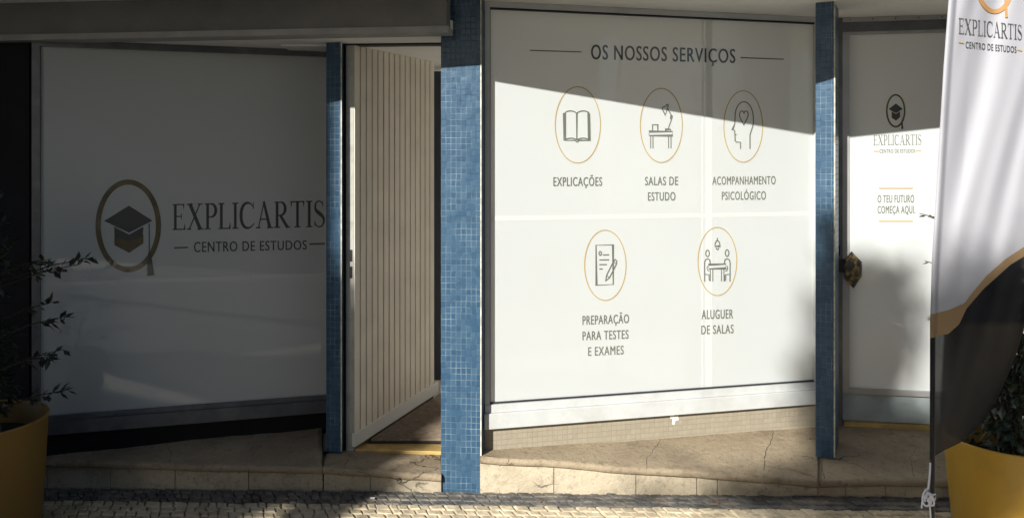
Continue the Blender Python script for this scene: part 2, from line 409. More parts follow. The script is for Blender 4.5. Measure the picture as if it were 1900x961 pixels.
# ------------------------------------------------------------------ stone ledges in front of the shop
def ledge(name, label, front, back, risers, nose=.032, over=.012, nx=140, ny=22, cracks=None):
    """front/back: lists of (x, y, z) along the shop front; a worn tread with a nosing, and riser blocks below"""
    t = thing(name, label, "stone step", (front[0][0], front[0][1], ground_z(front[0][0])))
    def samp(L, u):
        n = len(L) - 1; ds = [0]
        for a, b in zip(L, L[1:]): ds.append(ds[-1] + abs(b[0] - a[0]))
        x = u * ds[-1]
        for i in range(n):
            if x <= ds[i + 1] + 1e-9:
                k = (x - ds[i]) / max(1e-9, ds[i + 1] - ds[i])
                return Vector(L[i]).lerp(Vector(L[i + 1]), k)
        return Vector(L[-1])
    m = MB(); prof = []
    for i in range(nx + 1):
        u = i / nx; f = samp(front, u); b = samp(back, u)
        col = []
        chip = max(0, noise.noise(Vector((f.x * 13, 3.1, 0))) - .30) * .045 + max(0, noise.noise(Vector((f.x * 47, 7, 0)))) * .006
        for k in range(ny + 1):
            w = k / ny; p = b.lerp(f, w)
            p.z += (noise.noise(Vector((p.x * 3, p.y * 4, 1))) * .006 + noise.noise(Vector((p.x * 11, p.y * 11, 5))) * .0025) * (1 if k > 0 else 0)
            col.append(p)
        e = col[-1].copy(); col[-1] = e + Vector((0, .006 + chip, 0)); 
        col.append(e + Vector((0, -.003 + chip * .5, -.004 - chip * .4)))
        col.append(e + Vector((0, -.006, -.012 - chip * .5)))
        col.append(e + Vector((0, -.005, -nose + .004)))
        col.append(e + Vector((0, 0, -nose)))
        col.append(e + Vector((0, .03, -nose)))
        prof.append(col)
    h = len(prof[0])
    for col in prof: m.v.extend([tuple(p) for p in col])
    for i in range(nx):
        for k in range(h - 1):
            a = i * h + k
            m.f.append((a, a + 1, a + h + 1, a + h)); m.uv.append([(0, 0)] * 4); m.mi.append(0)
    for i in (0, nx):          # end caps
        c = [i * h + k for k in range(h)]
        bk = prof[i][0]; m.v.append((bk.x, bk.y, bk.z - nose)); c.append(len(m.v) - 1)
        m.f.append(tuple(c)); m.uv.append([(0, 0)] * len(c)); m.mi.append(0)
    tread_o = m.build("tread", M['tread'], t, smooth=True)
    if cracks:
        from mathutils.bvhtree import BVHTree
        bv = BVHTree.FromPolygons([Vector(v) for v in m.v], m.f)
        rc = random.Random(int(front[0][0] * 100))
        for path, wd in cracks:
            q = []; cm = MB()
            for (a, b) in zip(path, path[1:]):
                for k in range(6):
                    q.append((a[0] + (b[0] - a[0]) * k / 6 + rc.uniform(-1.6, 1.6), a[1] + (b[1] - a[1]) * k / 6 + rc.uniform(-1.2, 1.2)))
            q.append(path[-1]); hit = []
            for (px, py) in q:
                d = Vector(((px - CX) / F, 1, -(py - HY) / F)).normalized()
                h = bv.ray_cast(Vector((0, 0, EYE)), d)
                if h[0] is not None: hit.append((h[0], h[1] if h[1].z > -.2 else -h[1]))
            for k in range(len(hit) - 1):
                (p, n1), (r_, n2) = hit[k], hit[k + 1]
                if (r_ - p).length > .12: continue
                nn_ = n1 if n1.dot(Vector((0, -1, 1))) > 0 else -n1
                sd = (r_ - p).cross(nn_).normalized() * wd * rc.uniform(.25, .75)
                e = nn_ * .0008
                cm.face([p + e - sd * .5, r_ + e - sd * .5, r_ + e + sd * .5, p + e + sd * .5])
            if cm.f: cm.build("crack", M['crack'], t)
    rb = MB()
    for (a, b) in zip(risers, risers[1:]):
        fa = samp(front, a); fb = samp(front, b); gap = .0015
        xa, xb = fa.x + gap, fb.x - gap
        jit = R.uniform(-.003, .003)
        ya, yb = fa.y + over + jit, fb.y + over + jit
        rb.quadbox([(xa, ya), (xb, yb), (xb, yb + .25), (xa, ya + .25)], [-.15] * 4, [fa.z - nose + .001, fb.z - nose + .001, fb.z - nose + .001, fa.z - nose + .001])
    rb.build("riser", M['stone'], t, bevel=.002)
    return t
def G(px, y, z): return (X(px, y), y, z)
ledge("stone_step", "long grey stone step in deep shade below the dark window with the shop name",
      [(-5.0, 4.19, .150), G(-60, 4.0, .150), G(300, 3.93, .152), G(598, 3.88, .149)],
      [(-5.0, 4.35, .188), G(-60, 4.25, .188), G(300, 4.36, .186), G(598, 4.55, .184)], [0, .15, .3, .45, .58, .66, .74, .82, .91, 1], cracks=[([(300, 808), (318, 840), (312, 868)], .003), ([(470, 800), (455, 838), (462, 872)], .003)])
ledge("stone_step", "low stone step with a sunlit corner at the open entrance beside the wide blue pillar",
      [G(599, 3.88, .149), G(700, 3.862, .140), G(819, 3.838, .128)],
      [G(610, 4.20, .134), G(700, 4.20, .134), G(817, 4.20, .132)], [0, .40, 1], cracks=[([(645, 850), (640, 862), (636, 884)], .004), ([(660, 872), (690, 882), (742, 890), (758, 898)], .003)])
def zf(px, py): return EYE - (py - HY) / F * front_y(px)
ledge("stone_step", "cracked sunlit limestone step below the window listing the services",
      [G(890, 3.828, zf(890, 847)), G(1040, 3.80, zf(1040, 856)), G(1200, 3.765, zf(1200, 868)), G(1370, 3.735, zf(1370, 880)), G(1519, 3.706, zf(1519, 891))],
      [G(890, 4.0, .215), G(1060, 4.12, .212), G(1220, 4.26, .208), G(1380, 4.36, .204), G(1519, 4.45, .20)],
      [0, .225, .47, .65, .71, 1], cracks=[([(1227, 812), (1214, 832), (1200, 850), (1199, 872)], .0045), ([(1434, 795), (1432, 815), (1420, 838), (1417, 872)], .006), ([(1417, 862), (1440, 868), (1470, 872), (1515, 884)], .004), ([(1225, 815), (1260, 812), (1290, 806)], .0025), ([(960, 838), (1000, 842), (1040, 838)], .002)])
ledge("stone_step", "brown stone step in patchy shade before the glass door beside the feather flag",
      [G(1520, 3.704, zf(1520, 890)), G(1640, 3.685, zf(1640, 890)), G(1767, 3.66, zf(1767, 892)), (5.0, 3.50, .19)],
      [G(1520, 4.45, .20), G(1640, 4.45, .20), G(1767, 4.45, .20), (5.0, 4.45, .20)], [0, .035, .085, .19, .32, .45, .58, .72, .86, 1], cracks=[([(1556, 852), (1590, 862), (1620, 878)], .004), ([(1700, 830), (1690, 850), (1696, 886)], .0025), ([(1523, 858), (1530, 888)], .004)])

# ------------------------------------------------------------------ pillars
def pillar(name, label, plan_pts, z0, z1, side_trim=True, mats=None):
    t = thing(name, label, "pillar", (plan_pts[0][0], plan_pts[0][1], z0 if not isinstance(z0, list) else z0[0]))
    m = MB(); m.quadbox(plan_pts, z0, z1)
    m.build("tiled_shaft", M['blue_tile'], t, bevel=.003)
    a = Vector(plan_pts[1]); zz = z0 if not isinstance(z0, list) else z0[1]
    tr = MB(); tr.box(a.x - .002, a.x + .0035, a.y - .003, a.y + .003, zz + .01, z1 - .002)
    tr.build("edge_trim", M['trim'], t)
    return t
M['trim'] = mat("pale_grout_edge", (.55, .52, .42), rough=.7, var=.4, vscale=30)
# narrow pillar left of the entrance
p1 = [(X(605, 4.11), 4.11), (X(633, 4.09), 4.09), (X(641, 4.21), 4.21), (X(613, 4.22), 4.22)]
pillar("tiled_pillar", "narrow blue mosaic pillar between the dark window and the slatted entrance", p1, .146, 2.2345)
p2 = [(X(818, 3.862), 3.862), (X(892, 3.842), 3.842), (X(900, 3.93), 3.93), (X(826, 3.96), 3.96)]
pillar("tiled_pillar", "widest blue mosaic pillar right of the entrance, standing down on the pavement", p2, -.02, 2.41)
p3 = [(X(1513, 3.97), 3.97), (X(1548, 3.93), 3.93), (X(1556, 4.15), 4.15), (X(1527, 4.19), 4.19)]
pillar("tiled_pillar", "narrow blue mosaic pillar between the services window and the glass door", p3, .172, 2.41)

# ------------------------------------------------------------------ lettering helpers
BF = None
def text_polys(s):
    """faces of a line of text, normalised so the cap height and the width are 1"""
    global BF
    def raw(q):
        cu = bpy.data.curves.new("lettering_curve", 'FONT'); cu.body = q; cu.resolution_u = 4
        cu.space_character = 1.12
        ob = bpy.data.objects.new("lettering_curve", cu); COL.objects.link(ob)
        dg = bpy.context.evaluated_depsgraph_get(); dg.update()
        me = bpy.data.meshes.new_from_object(ob.evaluated_get(dg))
        vs = [Vector(v.co) for v in me.vertices]; fs = [tuple(p.vertices) for p in me.polygons]
        bpy.data.objects.remove(ob); bpy.data.curves.remove(cu); bpy.data.meshes.remove(me)
        return vs, fs
    ev, _ = raw("E"); cap = max(v.y for v in ev) - min(v.y for v in ev); by = min(v.y for v in ev)
    vs, fs = raw(s)
    x0 = min(v.x for v in vs); x1 = max(v.x for v in vs)
    return [((v.x - x0) / (x1 - x0), (v.y - by) / cap) for v in vs], fs
def add_text(mb, f, s, x0, x1, tl, bl, tr, br, extra=0.0):
    """s between columns x0..x1; cap top/baseline rows at the left (tl, bl) and at the right (tr, br)"""
    vs, fs = text_polys(s); wt = (bl - tl) * .017
    for n_, sh in enumerate((-wt, 0, wt)):           # three passes a hair apart give the strokes their weight
        b = len(mb.v)
        for (u, w) in vs:
            top = tl + (tr - tl) * u; base = bl + (br - bl) * u
            mb.v.append(tuple(f(x0 + (x1 - x0) * u + sh, base + (top - base) * w, extra + n_ * .00004)))
        for q in fs:
            mb.f.append(tuple(b + i for i in q)); mb.uv.append([(0, 0)] * len(q)); mb.mi.append(0)
def ribbon(mb, f, pts, w, extra=0.0, close=False, aspect=1.0):
    """a drawn line of width w (pixels) through pts on a surface f"""
    pts = [Vector(p) for p in pts]; n = len(pts)
    L_, R_ = [], []
    for i in range(n):
        if close: a, b = pts[i - 1], pts[(i + 1) % n]
        else: a, b = pts[max(i - 1, 0)], pts[min(i + 1, n - 1)]
        t = (b - a); t = t.normalized() if t.length > 1e-9 else Vector((1, 0))
        nn = Vector((-t.y, t.x))
        # mitre
        if 0 < i < n - 1 or close:
            t1 = (pts[i] - pts[i - 1]).normalized() if (pts[i] - pts[i - 1]).length > 1e-9 else t
            c = max(.45, abs(nn.dot(Vector((-t1.y, t1.x)))))
        else: c = 1
        ww = (w[i] if isinstance(w, (list, tuple)) else w) / 2 / c
        L_.append(pts[i] + nn * ww); R_.append(pts[i] - nn * ww)
    rng = range(n if close else n - 1)
    for i in rng:
        j = (i + 1) % n
        mb.n += 1; e = extra + (mb.n % 40) * .00002
        mb.face([f(L_[i].x, L_[i].y, e), f(L_[j].x, L_[j].y, e), f(R_[j].x, R_[j].y, e), f(R_[i].x, R_[i].y, e)])
def ell(cx, cy, rx, ry, a0=0, a1=360, n=64):
    return [(cx + rx * math.cos(math.radians(a0 + (a1 - a0) * i / n)), cy + ry * math.sin(math.radians(a0 + (a1 - a0) * i / n))) for i in range(n + 1)]
def ring(mb, f, cx, cy, rx, ry, w, extra=0.0): ribbon(mb, f, ell(cx, cy, rx, ry)[:-1], w, extra, close=True)
def fill(mb, f, pts, extra=0.0):
    mb.n += 1; mb.face([f(x, y, extra + (mb.n % 40) * .00002) for x, y in pts])

# a roman capital alphabet for the shop name, cap height 1
def bez(p0, p1, p2, p3, n=10):
    return [tuple((1 - t) ** 3 * a + 3 * (1 - t) ** 2 * t * b + 3 * (1 - t) * t * t * c + t ** 3 * d for a, b, c, d in zip(p0, p1, p2, p3)) for t in [i / n for i in range(n + 1)]]
def roman(ch):
    S_ = []   # (points, widths)
    T, h = .125, .045
    def stem(x, y0=0, y1=1, w=T): S_.append(([(x, y0), (x, y1)], [w, w]))
    def ser(x, y, w=.30): S_.append(([(x - w / 2, y + (h / 2 if y < .5 else -h / 2)), (x + w / 2, y + (h / 2 if y < .5 else -h / 2))], [h, h]))
    if ch == 'E':
        stem(.14); S_.append(([(0, .977), (.56, .977)], [h, h])); S_.append(([(0, .023), (.60, .023)], [h, h])); S_.append(([(.14, .52), (.44, .52)], [h, h]))
        S_.append(([(.55, 1), (.55, .80)], [.07, .02])); S_.append(([(.59, 0), (.61, .22)], [.09, .02])); S_.append(([(.44, .64), (.44, .40)], [.035, .035])); return S_, .64
    if ch == 'X':
        S_.append(([(.14, 1), (.66, 0)], [.15, .15])); S_.append(([(.64, 1), (.10, 0)], [.055, .055]))
        ser(.14, 1, .30); ser(.64, 1, .24); ser(.10, 0, .22); ser(.66, 0, .30); return S_, .80
    if ch == 'P':
        stem(.14); ser(.14, 0); S_.append(([(0, .977), (.2, .977)], [h, h]))
        b = [(.14, .975)] + bez((.30, .975), (.62, .98), (.62, .47), (.30, .475), 14) + [(.14, .475)]
        S_.append((b, [h] + [h + (.09) * math.sin(math.pi * i / 14) for i in range(15)] + [h])); return S_, .60
    if ch == 'L':
        stem(.14); ser(.14, 1); S_.append(([(0, .023), (.56, .023)], [h, h])); S_.append(([(.545, 0), (.575, .24)], [.09, .02])); return S_, .60
    if ch == 'I':
        stem(.15); ser(.15, 0); ser(.15, 1); return S_, .30
    if ch == 'C':
        b = bez((.66, .80), (.55, 1.06), (.06, 1.1), (.06, .5), 14) + bez((.06, .5), (.06, -.1), (.55, -.06), (.70, .20), 14)[1:]
        n = len(b); S_.append((b, [.04 + .10 * math.sin(math.pi * i / (n - 1)) ** 2 for i in range(n)]))
        S_.append(([(.66, 1.0), (.665, .74)], [.03, .04])); return S_, .74
    if ch == 'A':
        S_.append(([(.37, 1.0), (.10, 0)], [.05, .05])); S_.append(([(.36, 1.02), (.66, 0)], [.10, .15])); S_.append(([(.19, .34), (.55, .34)], [h, h]))
        ser(.09, 0, .22); ser(.67, 0, .30); return S_, .80
    if ch == 'R':
        S0, _ = roman('P'); S_ += S0; S_.append(([(.30, .48), (.66, .0)], [.12, .13])); ser(.70, 0, .18); return S_, .74
    if ch == 'T':
        stem(.33); ser(.33, 0); S_.append(([(.02, .977), (.64, .977)], [h, h])); S_.append(([(.03, 1), (.02, .78)], [.08, .02])); S_.append(([(.63, 1), (.64, .78)], [.08, .02])); return S_, .68
    if ch == 'S':
        b = bez((.44, .84), (.38, 1.04), (.06, 1.04), (.07, .74), 9) + bez((.07, .74), (.09, .52), (.50, .50), (.50, .24), 10)[1:] + bez((.50, .24), (.48, -.06), (.12, -.06), (.06, .18), 9)[1:]
        n = len(b); S_.append((b, [.045 + .10 * math.exp(-((i / (n - 1) - .5) / .20) ** 2) for i in range(n)]))
        S_.append(([(.44, 1.0), (.45, .78)], [.02, .04])); S_.append(([(.05, .24), (.06, .0)], [.04, .02])); return S_, .58
def add_roman(mb, f, s, x0, x1, tl, bl, tr, br, extra=0.0, bold=1.0):
    gl = [roman(c) for c in s]; sp = .075
    W = sum(w for _, w in gl) + sp * (len(s) - 1); x = 0
    hpx = bl - tl; sx = (x1 - x0) / W
    for strokes, w in gl:
        for pts, ws in strokes:
            # build the ribbon in letter units, then map its corners
            q = [Vector((x + a, b)) for a, b in pts]; n = len(q); A, B = [], []
            for i in range(n):
                t = (q[min(i + 1, n - 1)] - q[max(i - 1, 0)]).normalized(); nn = Vector((-t.y, t.x))
                A.append(q[i] + nn * ws[i] / 2 * bold); B.append(q[i] - nn * ws[i] / 2 * bold)
            def mp(p, e):
                u = p.x / W; top = tl + (tr - tl) * u; base = bl + (br - bl) * u
                return f(x0 + p.x * sx, base + (top - base) * p.y, e)
            for i in range(n - 1):
                mb.n += 1; e = extra + (mb.n % 40) * .00002
                mb.face([mp(A[i], e), mp(A[i + 1], e), mp(B[i + 1], e), mp(B[i], e)])
        x += w + sp
def emblem(f, parent, cx, cy, rx, ry, sw, label, ring_mat, cap_mat, gold_mat):
    e = MB(); ring(e, f, cx, cy, rx, ry, sw)
    root = e.build("emblem", ring_mat, parent); root["label"] = label
    U = lambda u, v: (cx + u * rx, cy + v * ry)
    c = MB()
    fill(c, f, [U(-.80, -.11), U(.02, -.46), U(.80, -.12), U(.03, .16)], .0006)
    fill(c, f, [U(-.47, .03), U(.03, .20), U(.50, .02), U(.48, .24), U(.03, .36), U(-.45, .26)], .0009)
    c.build("mortarboard", cap_mat, root)
    k = MB(); fill(k, f, [U(-.46, .24), U(.03, .36), U(.50, .20), U(.50, .40), U(.03, .62), U(-.46, .44)], .0003)
    k.build("cap_band", gold_mat, root)
    s = MB(); ribbon(s, f, [U(.69, -.05), U(.70, .60)], sw * .18, .0012); fill(s, f, [U(.64, .72), U(.76, .66), U(.86, 1.13), U(.62, 1.15)], .0012)
    ribbon(s, f, [U(.70, .60), U(.72, .74)], sw * .5, .0014)
    s.build("tassel", cap_mat, root)
    return root

# ------------------------------------------------------------------ left display window
W1 = thing("display_window", "large shaded display window carrying the shop name and the mortarboard emblem", "shop window", (*WIN1[0], .27))
tl_ = t_at(WIN1, 75)
fr = MB()
bar(fr, WIN1, 0, 1, 2.2, 2.2345, -.05, .012); bar(fr, WIN1, 0, tl_, .357, 2.2, -.05, .012); bar(fr, WIN1, .985, 1, .357, 2.2, -.05, .012)
bar(fr, WIN1, 0, 1, .335, .357, -.05, .012)
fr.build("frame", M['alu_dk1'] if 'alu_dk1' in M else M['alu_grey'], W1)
sl = MB(); bar(sl, WIN1, 0, 1, .268, .335, -.05, .03); sl.build("sill", M['alu_grey'], W1)
pn = MB(); sheet_on(pn, WIN1, tl_, .985, .357, 2.2, -.008); pn.build("film_pane", M['film'], W1)
sm = MB(); bar(sm, WIN1, tl_, .985, 1.002, 1.020, -.008, -.0072); sm.build("film_seam", M['film_seam'], W1)
pl = MB(); bar(pl, WIN1, -.02, 1, .15, .268, -.05, -.002); pl.build("plinth", M['dark_wall'], W1)
f1 = on(WIN1, -.0060)
lt = MB(); add_roman(lt, f1, "EXPLICARTIS", 320, 604, 379, 427, 372, 421, bold=1.05); o = lt.build("lettering", M['ink'], W1); o["label"] = "large serif shop name in dark letters"
lt = MB(); add_text(lt, f1, "CENTRO DE ESTUDOS", 360, 569, 449, 468, 446, 463); o = lt.build("lettering", M['ink'], W1); o["label"] = "smaller sans serif line under the shop name"
lt = MB(); ribbon(lt, f1, [(323, 460), (349, 459)], 2.6); lt.build("dash", M['gold_dark'], W1)
lt = MB(); ribbon(lt, f1, [(574, 453), (603, 452)], 3); lt.build("dash", M['gold_dark'], W1)
emblem(f1, W1, 238, 419, 56, 81, 9.5, "gold ring with a black graduation cap and tassel", M['gold_dark'], M['ink'], M['gold_dark'])

# ------------------------------------------------------------------ right display window with the services
W2 = thing("display_window", "large sunlit display window listing services with round line icons", "shop window", (*WIN2[0], .32))
ta, tb = t_at(WIN2, 908), t_at(WIN2, 1510)
fr = MB()
bar(fr, WIN2, 0, tb + .005, 2.381, 2.409, -.05, .010); bar(fr, WIN2, .004, ta, .44, 2.381, -.05, .012)
bar(fr, WIN2, tb, tb + .008, .44, 2.381, -.05, .012); bar(fr, WIN2, .004, tb + .008, .402, .44, -.05, .018)
fr.build("frame", M['alu'], W2)
gk = MB(); bar(gk, WIN2, ta, ta + .0025, .44, 2.381, -.01, .004); bar(gk, WIN2, ta, tb, .44, .447, -.01, .004); bar(gk, WIN2, ta, tb, 2.372, 2.381, -.01, .006)
bar(gk, WIN2, -.002, .004, .33, 2.409, -.05, .006)
gk.build("gasket", M['alu_dark'], W2)
sl = MB(); bar(sl, WIN2, .0, tb + .008, .326, .401, -.05, .034); sl.build("sill", M['alu'], W2, bevel=.003)
pn = MB(); sheet_on(pn, WIN2, ta, tb, .44, 2.381, -.008); pn.build("film_pane", M['film'], W2)
sm = MB(); z_s = 1.347
bar(sm, WIN2, ta, tb, z_s - .013, z_s + .010, -.008, -.0072)
for (a, b) in ((1303.5, 1306.5), (1311, 1323)):
    bar(sm, WIN2, t_at(WIN2, a), t_at(WIN2, b), .44, z_s - .0132, -.008, -.0072); bar(sm, WIN2, t_at(WIN2, a), t_at(WIN2, b), z_s + .0102, 2.381, -.008, -.0072)
sm.build("film_seam", M['film_seam'], W2)
bs = MB(); bar(bs, WIN2, -.005, tb + .01, .12, .326, -.10, .004); bs.build("mosaic_base", M['beige_tile'], W2)
ch = MB(); f2b = on(WIN2, .0046)
fill(ch, f2b, [(1243, 766), (1250, 765), (1251, 772), (1258, 770), (1259, 779), (1253, 780), (1251, 788), (1247, 786), (1248, 777), (1243, 775)])
ch.build("plaster_chip", M['white_plaster'], W2)
f2 = on(WIN2, -.0060)
def line2(s, *a, bold=False):
    lt = MB(); add_text(lt, f2, s, *a); return lt.build("lettering", M['ink'] if bold else M['ink_line'], W2)
line2("OS NOSSOS SERVIÇOS", 1097, 1364, 83.5, 110.5, 92, 117.5, bold=True)["label"] = "heading in large dark capitals"
ln = MB(); ribbon(ln, f2, [(983, 94), (1079, 97)], 1.8); ribbon(ln, f2, [(1374, 107.5), (1454, 110.5)], 1.8); ln.build("heading_rule", M['ink'], W2)
for a in (("EXPLICAÇÕES", 1027, 1117, 329, 345.5, 329, 345), ("SALAS DE", 1197, 1258, 328.5, 344, 328, 343.5), ("ESTUDO", 1202.5, 1253, 357, 372.5, 356.5, 372),
          ("ACOMPANHAMENTO", 1322, 1439, 328, 343, 327, 342), ("PSICOLÓGICO", 1339.5, 1421, 356, 371, 355, 370.5),
          ("PREPARAÇÃO", 1081, 1167, 586, 602.5, 583, 599), ("PARA TESTES", 1081, 1166, 615, 631, 612, 628), ("E EXAMES", 1091.5, 1157, 644, 660, 641, 657),
          ("ALUGUER", 1302, 1360, 575, 592, 574, 590.5), ("DE SALAS", 1301.5, 1361, 604, 620, 602, 618)):
    line2(*a)
def icon(cx, cy, rx, ry, label, draw, w=1.95):
    e = MB(); draw(e, w); o = e.build("service_icon", M['ink_line'], W2); o["label"] = label
    r_ = MB(); ring(r_, f2, cx, cy, rx, ry, 1.6); r_.build("icon_ring", M['gold'], o)
def ln2(e, pts, w, close=False): ribbon(e, f2, pts, w, close=close)
def rect(e, x0, y0, x1, y1, w): ln2(e, [(x0, y0), (x1, y0), (x1, y1), (x0, y1)], w, True)
Z1 = lambda L: [(1020 + x / 4.005, 150 + y / 4.005) for x, y in L]      # read off an enlargement of the upper row
Z2 = lambda L: [(1060 + x / 3.559, 410 + y / 3.559) for x, y in L]      # and of the lower row
def book(e, w):
    ln2(e, Z1([(117, 440), (117, 235)] + bez((117, 235), (140, 220), (175, 220), (201, 242), 6)[1:] + [(201, 440)]), w)
    ln2(e, Z1([(201, 242)] + bez((201, 242), (225, 220), (265, 220), (287, 235), 6)[1:] + [(287, 440)]), w)
    ln2(e, Z1([(115, 242), (106, 242), (106, 443), (188, 443), (200, 455), (206, 455), (217, 443), (296, 443), (296, 246), (288, 246)]), w)
    ln2(e, Z1([(117, 436)] + bez((117, 436), (145, 422), (180, 424), (201, 440), 5)[1:] + bez((201, 440), (225, 424), (260, 422), (287, 436), 5)[1:]), w)
def desk(e, w):
    ln2(e, Z1([(738, 378), (913, 378), (913, 408), (738, 408)]), w, True)
    for x in (750, 767, 883, 901): ln2(e, Z1([(x, 408), (x, 503)]), w * .8)
    ln2(e, Z1([(764, 378), (764, 328), (803, 328), (803, 378)]), w)
    ln2(e, Z1([(860, 378), (860, 362), (898, 362), (898, 378)]), w)
    ln2(e, Z1([(880, 358), (906, 285), (912, 262), (902, 258), (896, 285), (908, 288)]), w * .8); ln2(e, Z1([(905, 258), (874, 205)]), w)
    ln2(e, Z1([(835, 212), (842, 196), (862, 192), (870, 176), (880, 180), (878, 200), (872, 215), (859, 255)]), w, True)
def head(e, w):
    ln2(e, Z1([(1418, 506), (1418, 458), (1386, 456), (1378, 446), (1376, 402), (1374, 370), (1358, 366), (1375, 320), (1377, 280)]
              + bez((1377, 280), (1372, 120), (1512, 110), (1514, 290), 14)[1:] + bez((1514, 290), (1514, 350), (1494, 370), (1488, 405), 6)[1:] + [(1488, 506)]), w)
    ln2(e, Z1([(1378, 402), (1388, 402)]), w)
    ln2(e, Z1([(1443, 328)] + bez((1443, 328), (1420, 290), (1404, 262), (1413, 240), 7)[1:] + bez((1413, 240), (1422, 216), (1440, 224), (1443, 244), 6)[1:]
              + bez((1443, 244), (1448, 222), (1466, 218), (1473, 240), 6)[1:] + bez((1473, 240), (1480, 262), (1462, 292), (1443, 328), 7)[1:-1]), w, True)
def sheet(e, w):
    ln2(e, Z2([(163, 160), (275, 158), (277, 418), (166, 424)]), w, True)
    ln2(e, [(1060 + x / 3.559, 410 + y / 3.559) for x, y in ell(191, 214, 8, 13, n=12)[:-1]], w, True)
    for a, b, y in ((208, 250, 224), (185, 250, 257), (185, 235, 288), (185, 207, 317)): ln2(e, Z2([(a, y), (b, y - 1)]), w)
    ln2(e, Z2([(228, 394), (232, 360), (278, 268), (290, 254), (300, 264), (298, 284), (252, 374)]), w, True)
    ln2(e, Z2([(232, 360), (252, 374)]), w * .7); ln2(e, Z2([(278, 268), (298, 284)]), w * .7)
def meeting(e, w):
    ln2(e, Z2([(964, 112), (964, 130)]), w); ln2(e, Z2([(948, 168)] + bez((948, 168), (950, 118), (980, 118), (982, 166), 8)[1:]), w, True)
    ln2(e, Z2(ell(965, 178, 8, 10, 0, 180, 6)), w)
    for s, cx in ((1, 900), (-1, 1029)):
        ln2(e, Z2(ell(cx, 214 - (2 if s < 0 else 0), 12, 22, n=14)[:-1]), w, True)
        K = lambda L: Z2([(cx + s * x, y) for x, y in L])
        ln2(e, K([(-19, 400), (-20, 275), (-14, 256), (0, 249), (14, 256), (19, 284)]), w)
        ln2(e, K([(-18, 352), (10, 354), (16, 362), (17, 398)]), w * .8); ln2(e, K([(8, 360), (10, 394)]), w * .7)
        ln2(e, K([(0, 296), (-4, 310), (2, 328), (12, 330)]), w * .8)
    ln2(e, Z2([(906, 288), (1020, 284), (1022, 312), (908, 316)]), w, True)
    for x in (918, 934, 992, 1008): ln2(e, Z2([(x, 316), (x, 398)]), w * .8)
icon(1072, 232, 42, 70.5, "open book line icon in a gold ring", book)
icon(1227, 233, 39, 68.5, "desk with lamp and mug line icon in a gold ring", desk)
icon(1379, 235, 36, 66, "head in profile with a heart line icon in a gold ring", head)
icon(1123, 492, 38.5, 65, "sheet of paper and pencil line icon in a gold ring", sheet)
icon(1331, 485, 36, 63, "two people at a table under a lamp line icon in a gold ring", meeting)

# ------------------------------------------------------------------ glass door at the right
D = thing("glass_door", "filmed glass door in a dark frame behind the feather flag, with a slogan", "door", (*DOOR[0], .2))
td = t_at(DOOR, 1562); te = t_at(DOOR, 1576)
tz = .86
of = MB(); bar(of, DOOR, 0, td, .2, 2.409, -.06, .02); bar(of, DOOR, td, 1, 2.335, 2.385, -.06, .016); bar(of, DOOR, tz + .03, 1, .2, 2.335, -.06, .02)
of.build("outer_frame", M['alu_grey'], D)
hd = MB(); bar(hd, DOOR, td, 1, 2.385, 2.409, -.06, .02)
hd.build("header_strip", M['alu_mid'], D)
sw = MB(); 
for k in range(5): bar(sw, DOOR, td + .05 + k * .17, td + .058 + k * .17, 2.394, 2.400, .0195, .0225)
sw.build("screw", M['alu_dark'], D)
lf = MB(); bar(lf, DOOR, td, te, .372, 2.335, -.05, .004); bar(lf, DOOR, te, tz, 2.318, 2.335, -.05, .004); bar(lf, DOOR, tz, tz + .03, .372, 2.335, -.05, .004); bar(lf, DOOR, te, tz, .372, .40, -.05, .012)
lf.build("leaf_frame", M['alu_mid'], D)
pn = MB(); sheet_on(pn, DOOR, te, tz, .40, 2.318, -.008); pn.build("film_pane", M['film'], D)
kp = MB(); bar(kp, DOOR, td + .01, tz + .03, .222, .372, -.05, -.006); kp.build("kick_panel", M['panel_blue'], D)
th = MB(); bar(th, DOOR, td + .01, tz + .03, .195, .218, -.05, .022); th.build("threshold_strip", M['brass'], D)
fd = on(DOOR, -.0060)
lt = MB(); add_roman(lt, fd, "EXPLICARTIS", 1620.5, 1710, 251, 270, 250, 269, bold=.9); lt.build("lettering", M['ink_line'], D)
for a in (("CENTRO DE ESTUDOS", 1632, 1698, 277.5, 284, 277, 283.5), ("O TEU FUTURO", 1628.5, 1696, 362.5, 376, 362, 376), ("COMEÇA AQUI.", 1628.5, 1698, 382.5, 396, 382, 396)):
    lt = MB(); add_text(lt, fd, *a); lt.build("lettering", M['ink_line'], D)
ln = MB(); 
for (a, b, y, w) in ((1631, 1694, 349.5, 2), (1631, 1694, 410.5, 2), (1621, 1631, 281, 1.4), (1699, 1709, 280, 1.4)): ribbon(ln, fd, [(a, y), (b, y)], w)
ln.build("gold_rule", M['gold'], D)
emblem(fd, D, 1662, 206, 16.5, 29.5, 3.2, "gold ring with a black graduation cap, small", M['gold_dark'], M['ink'], M['gold_dark'])
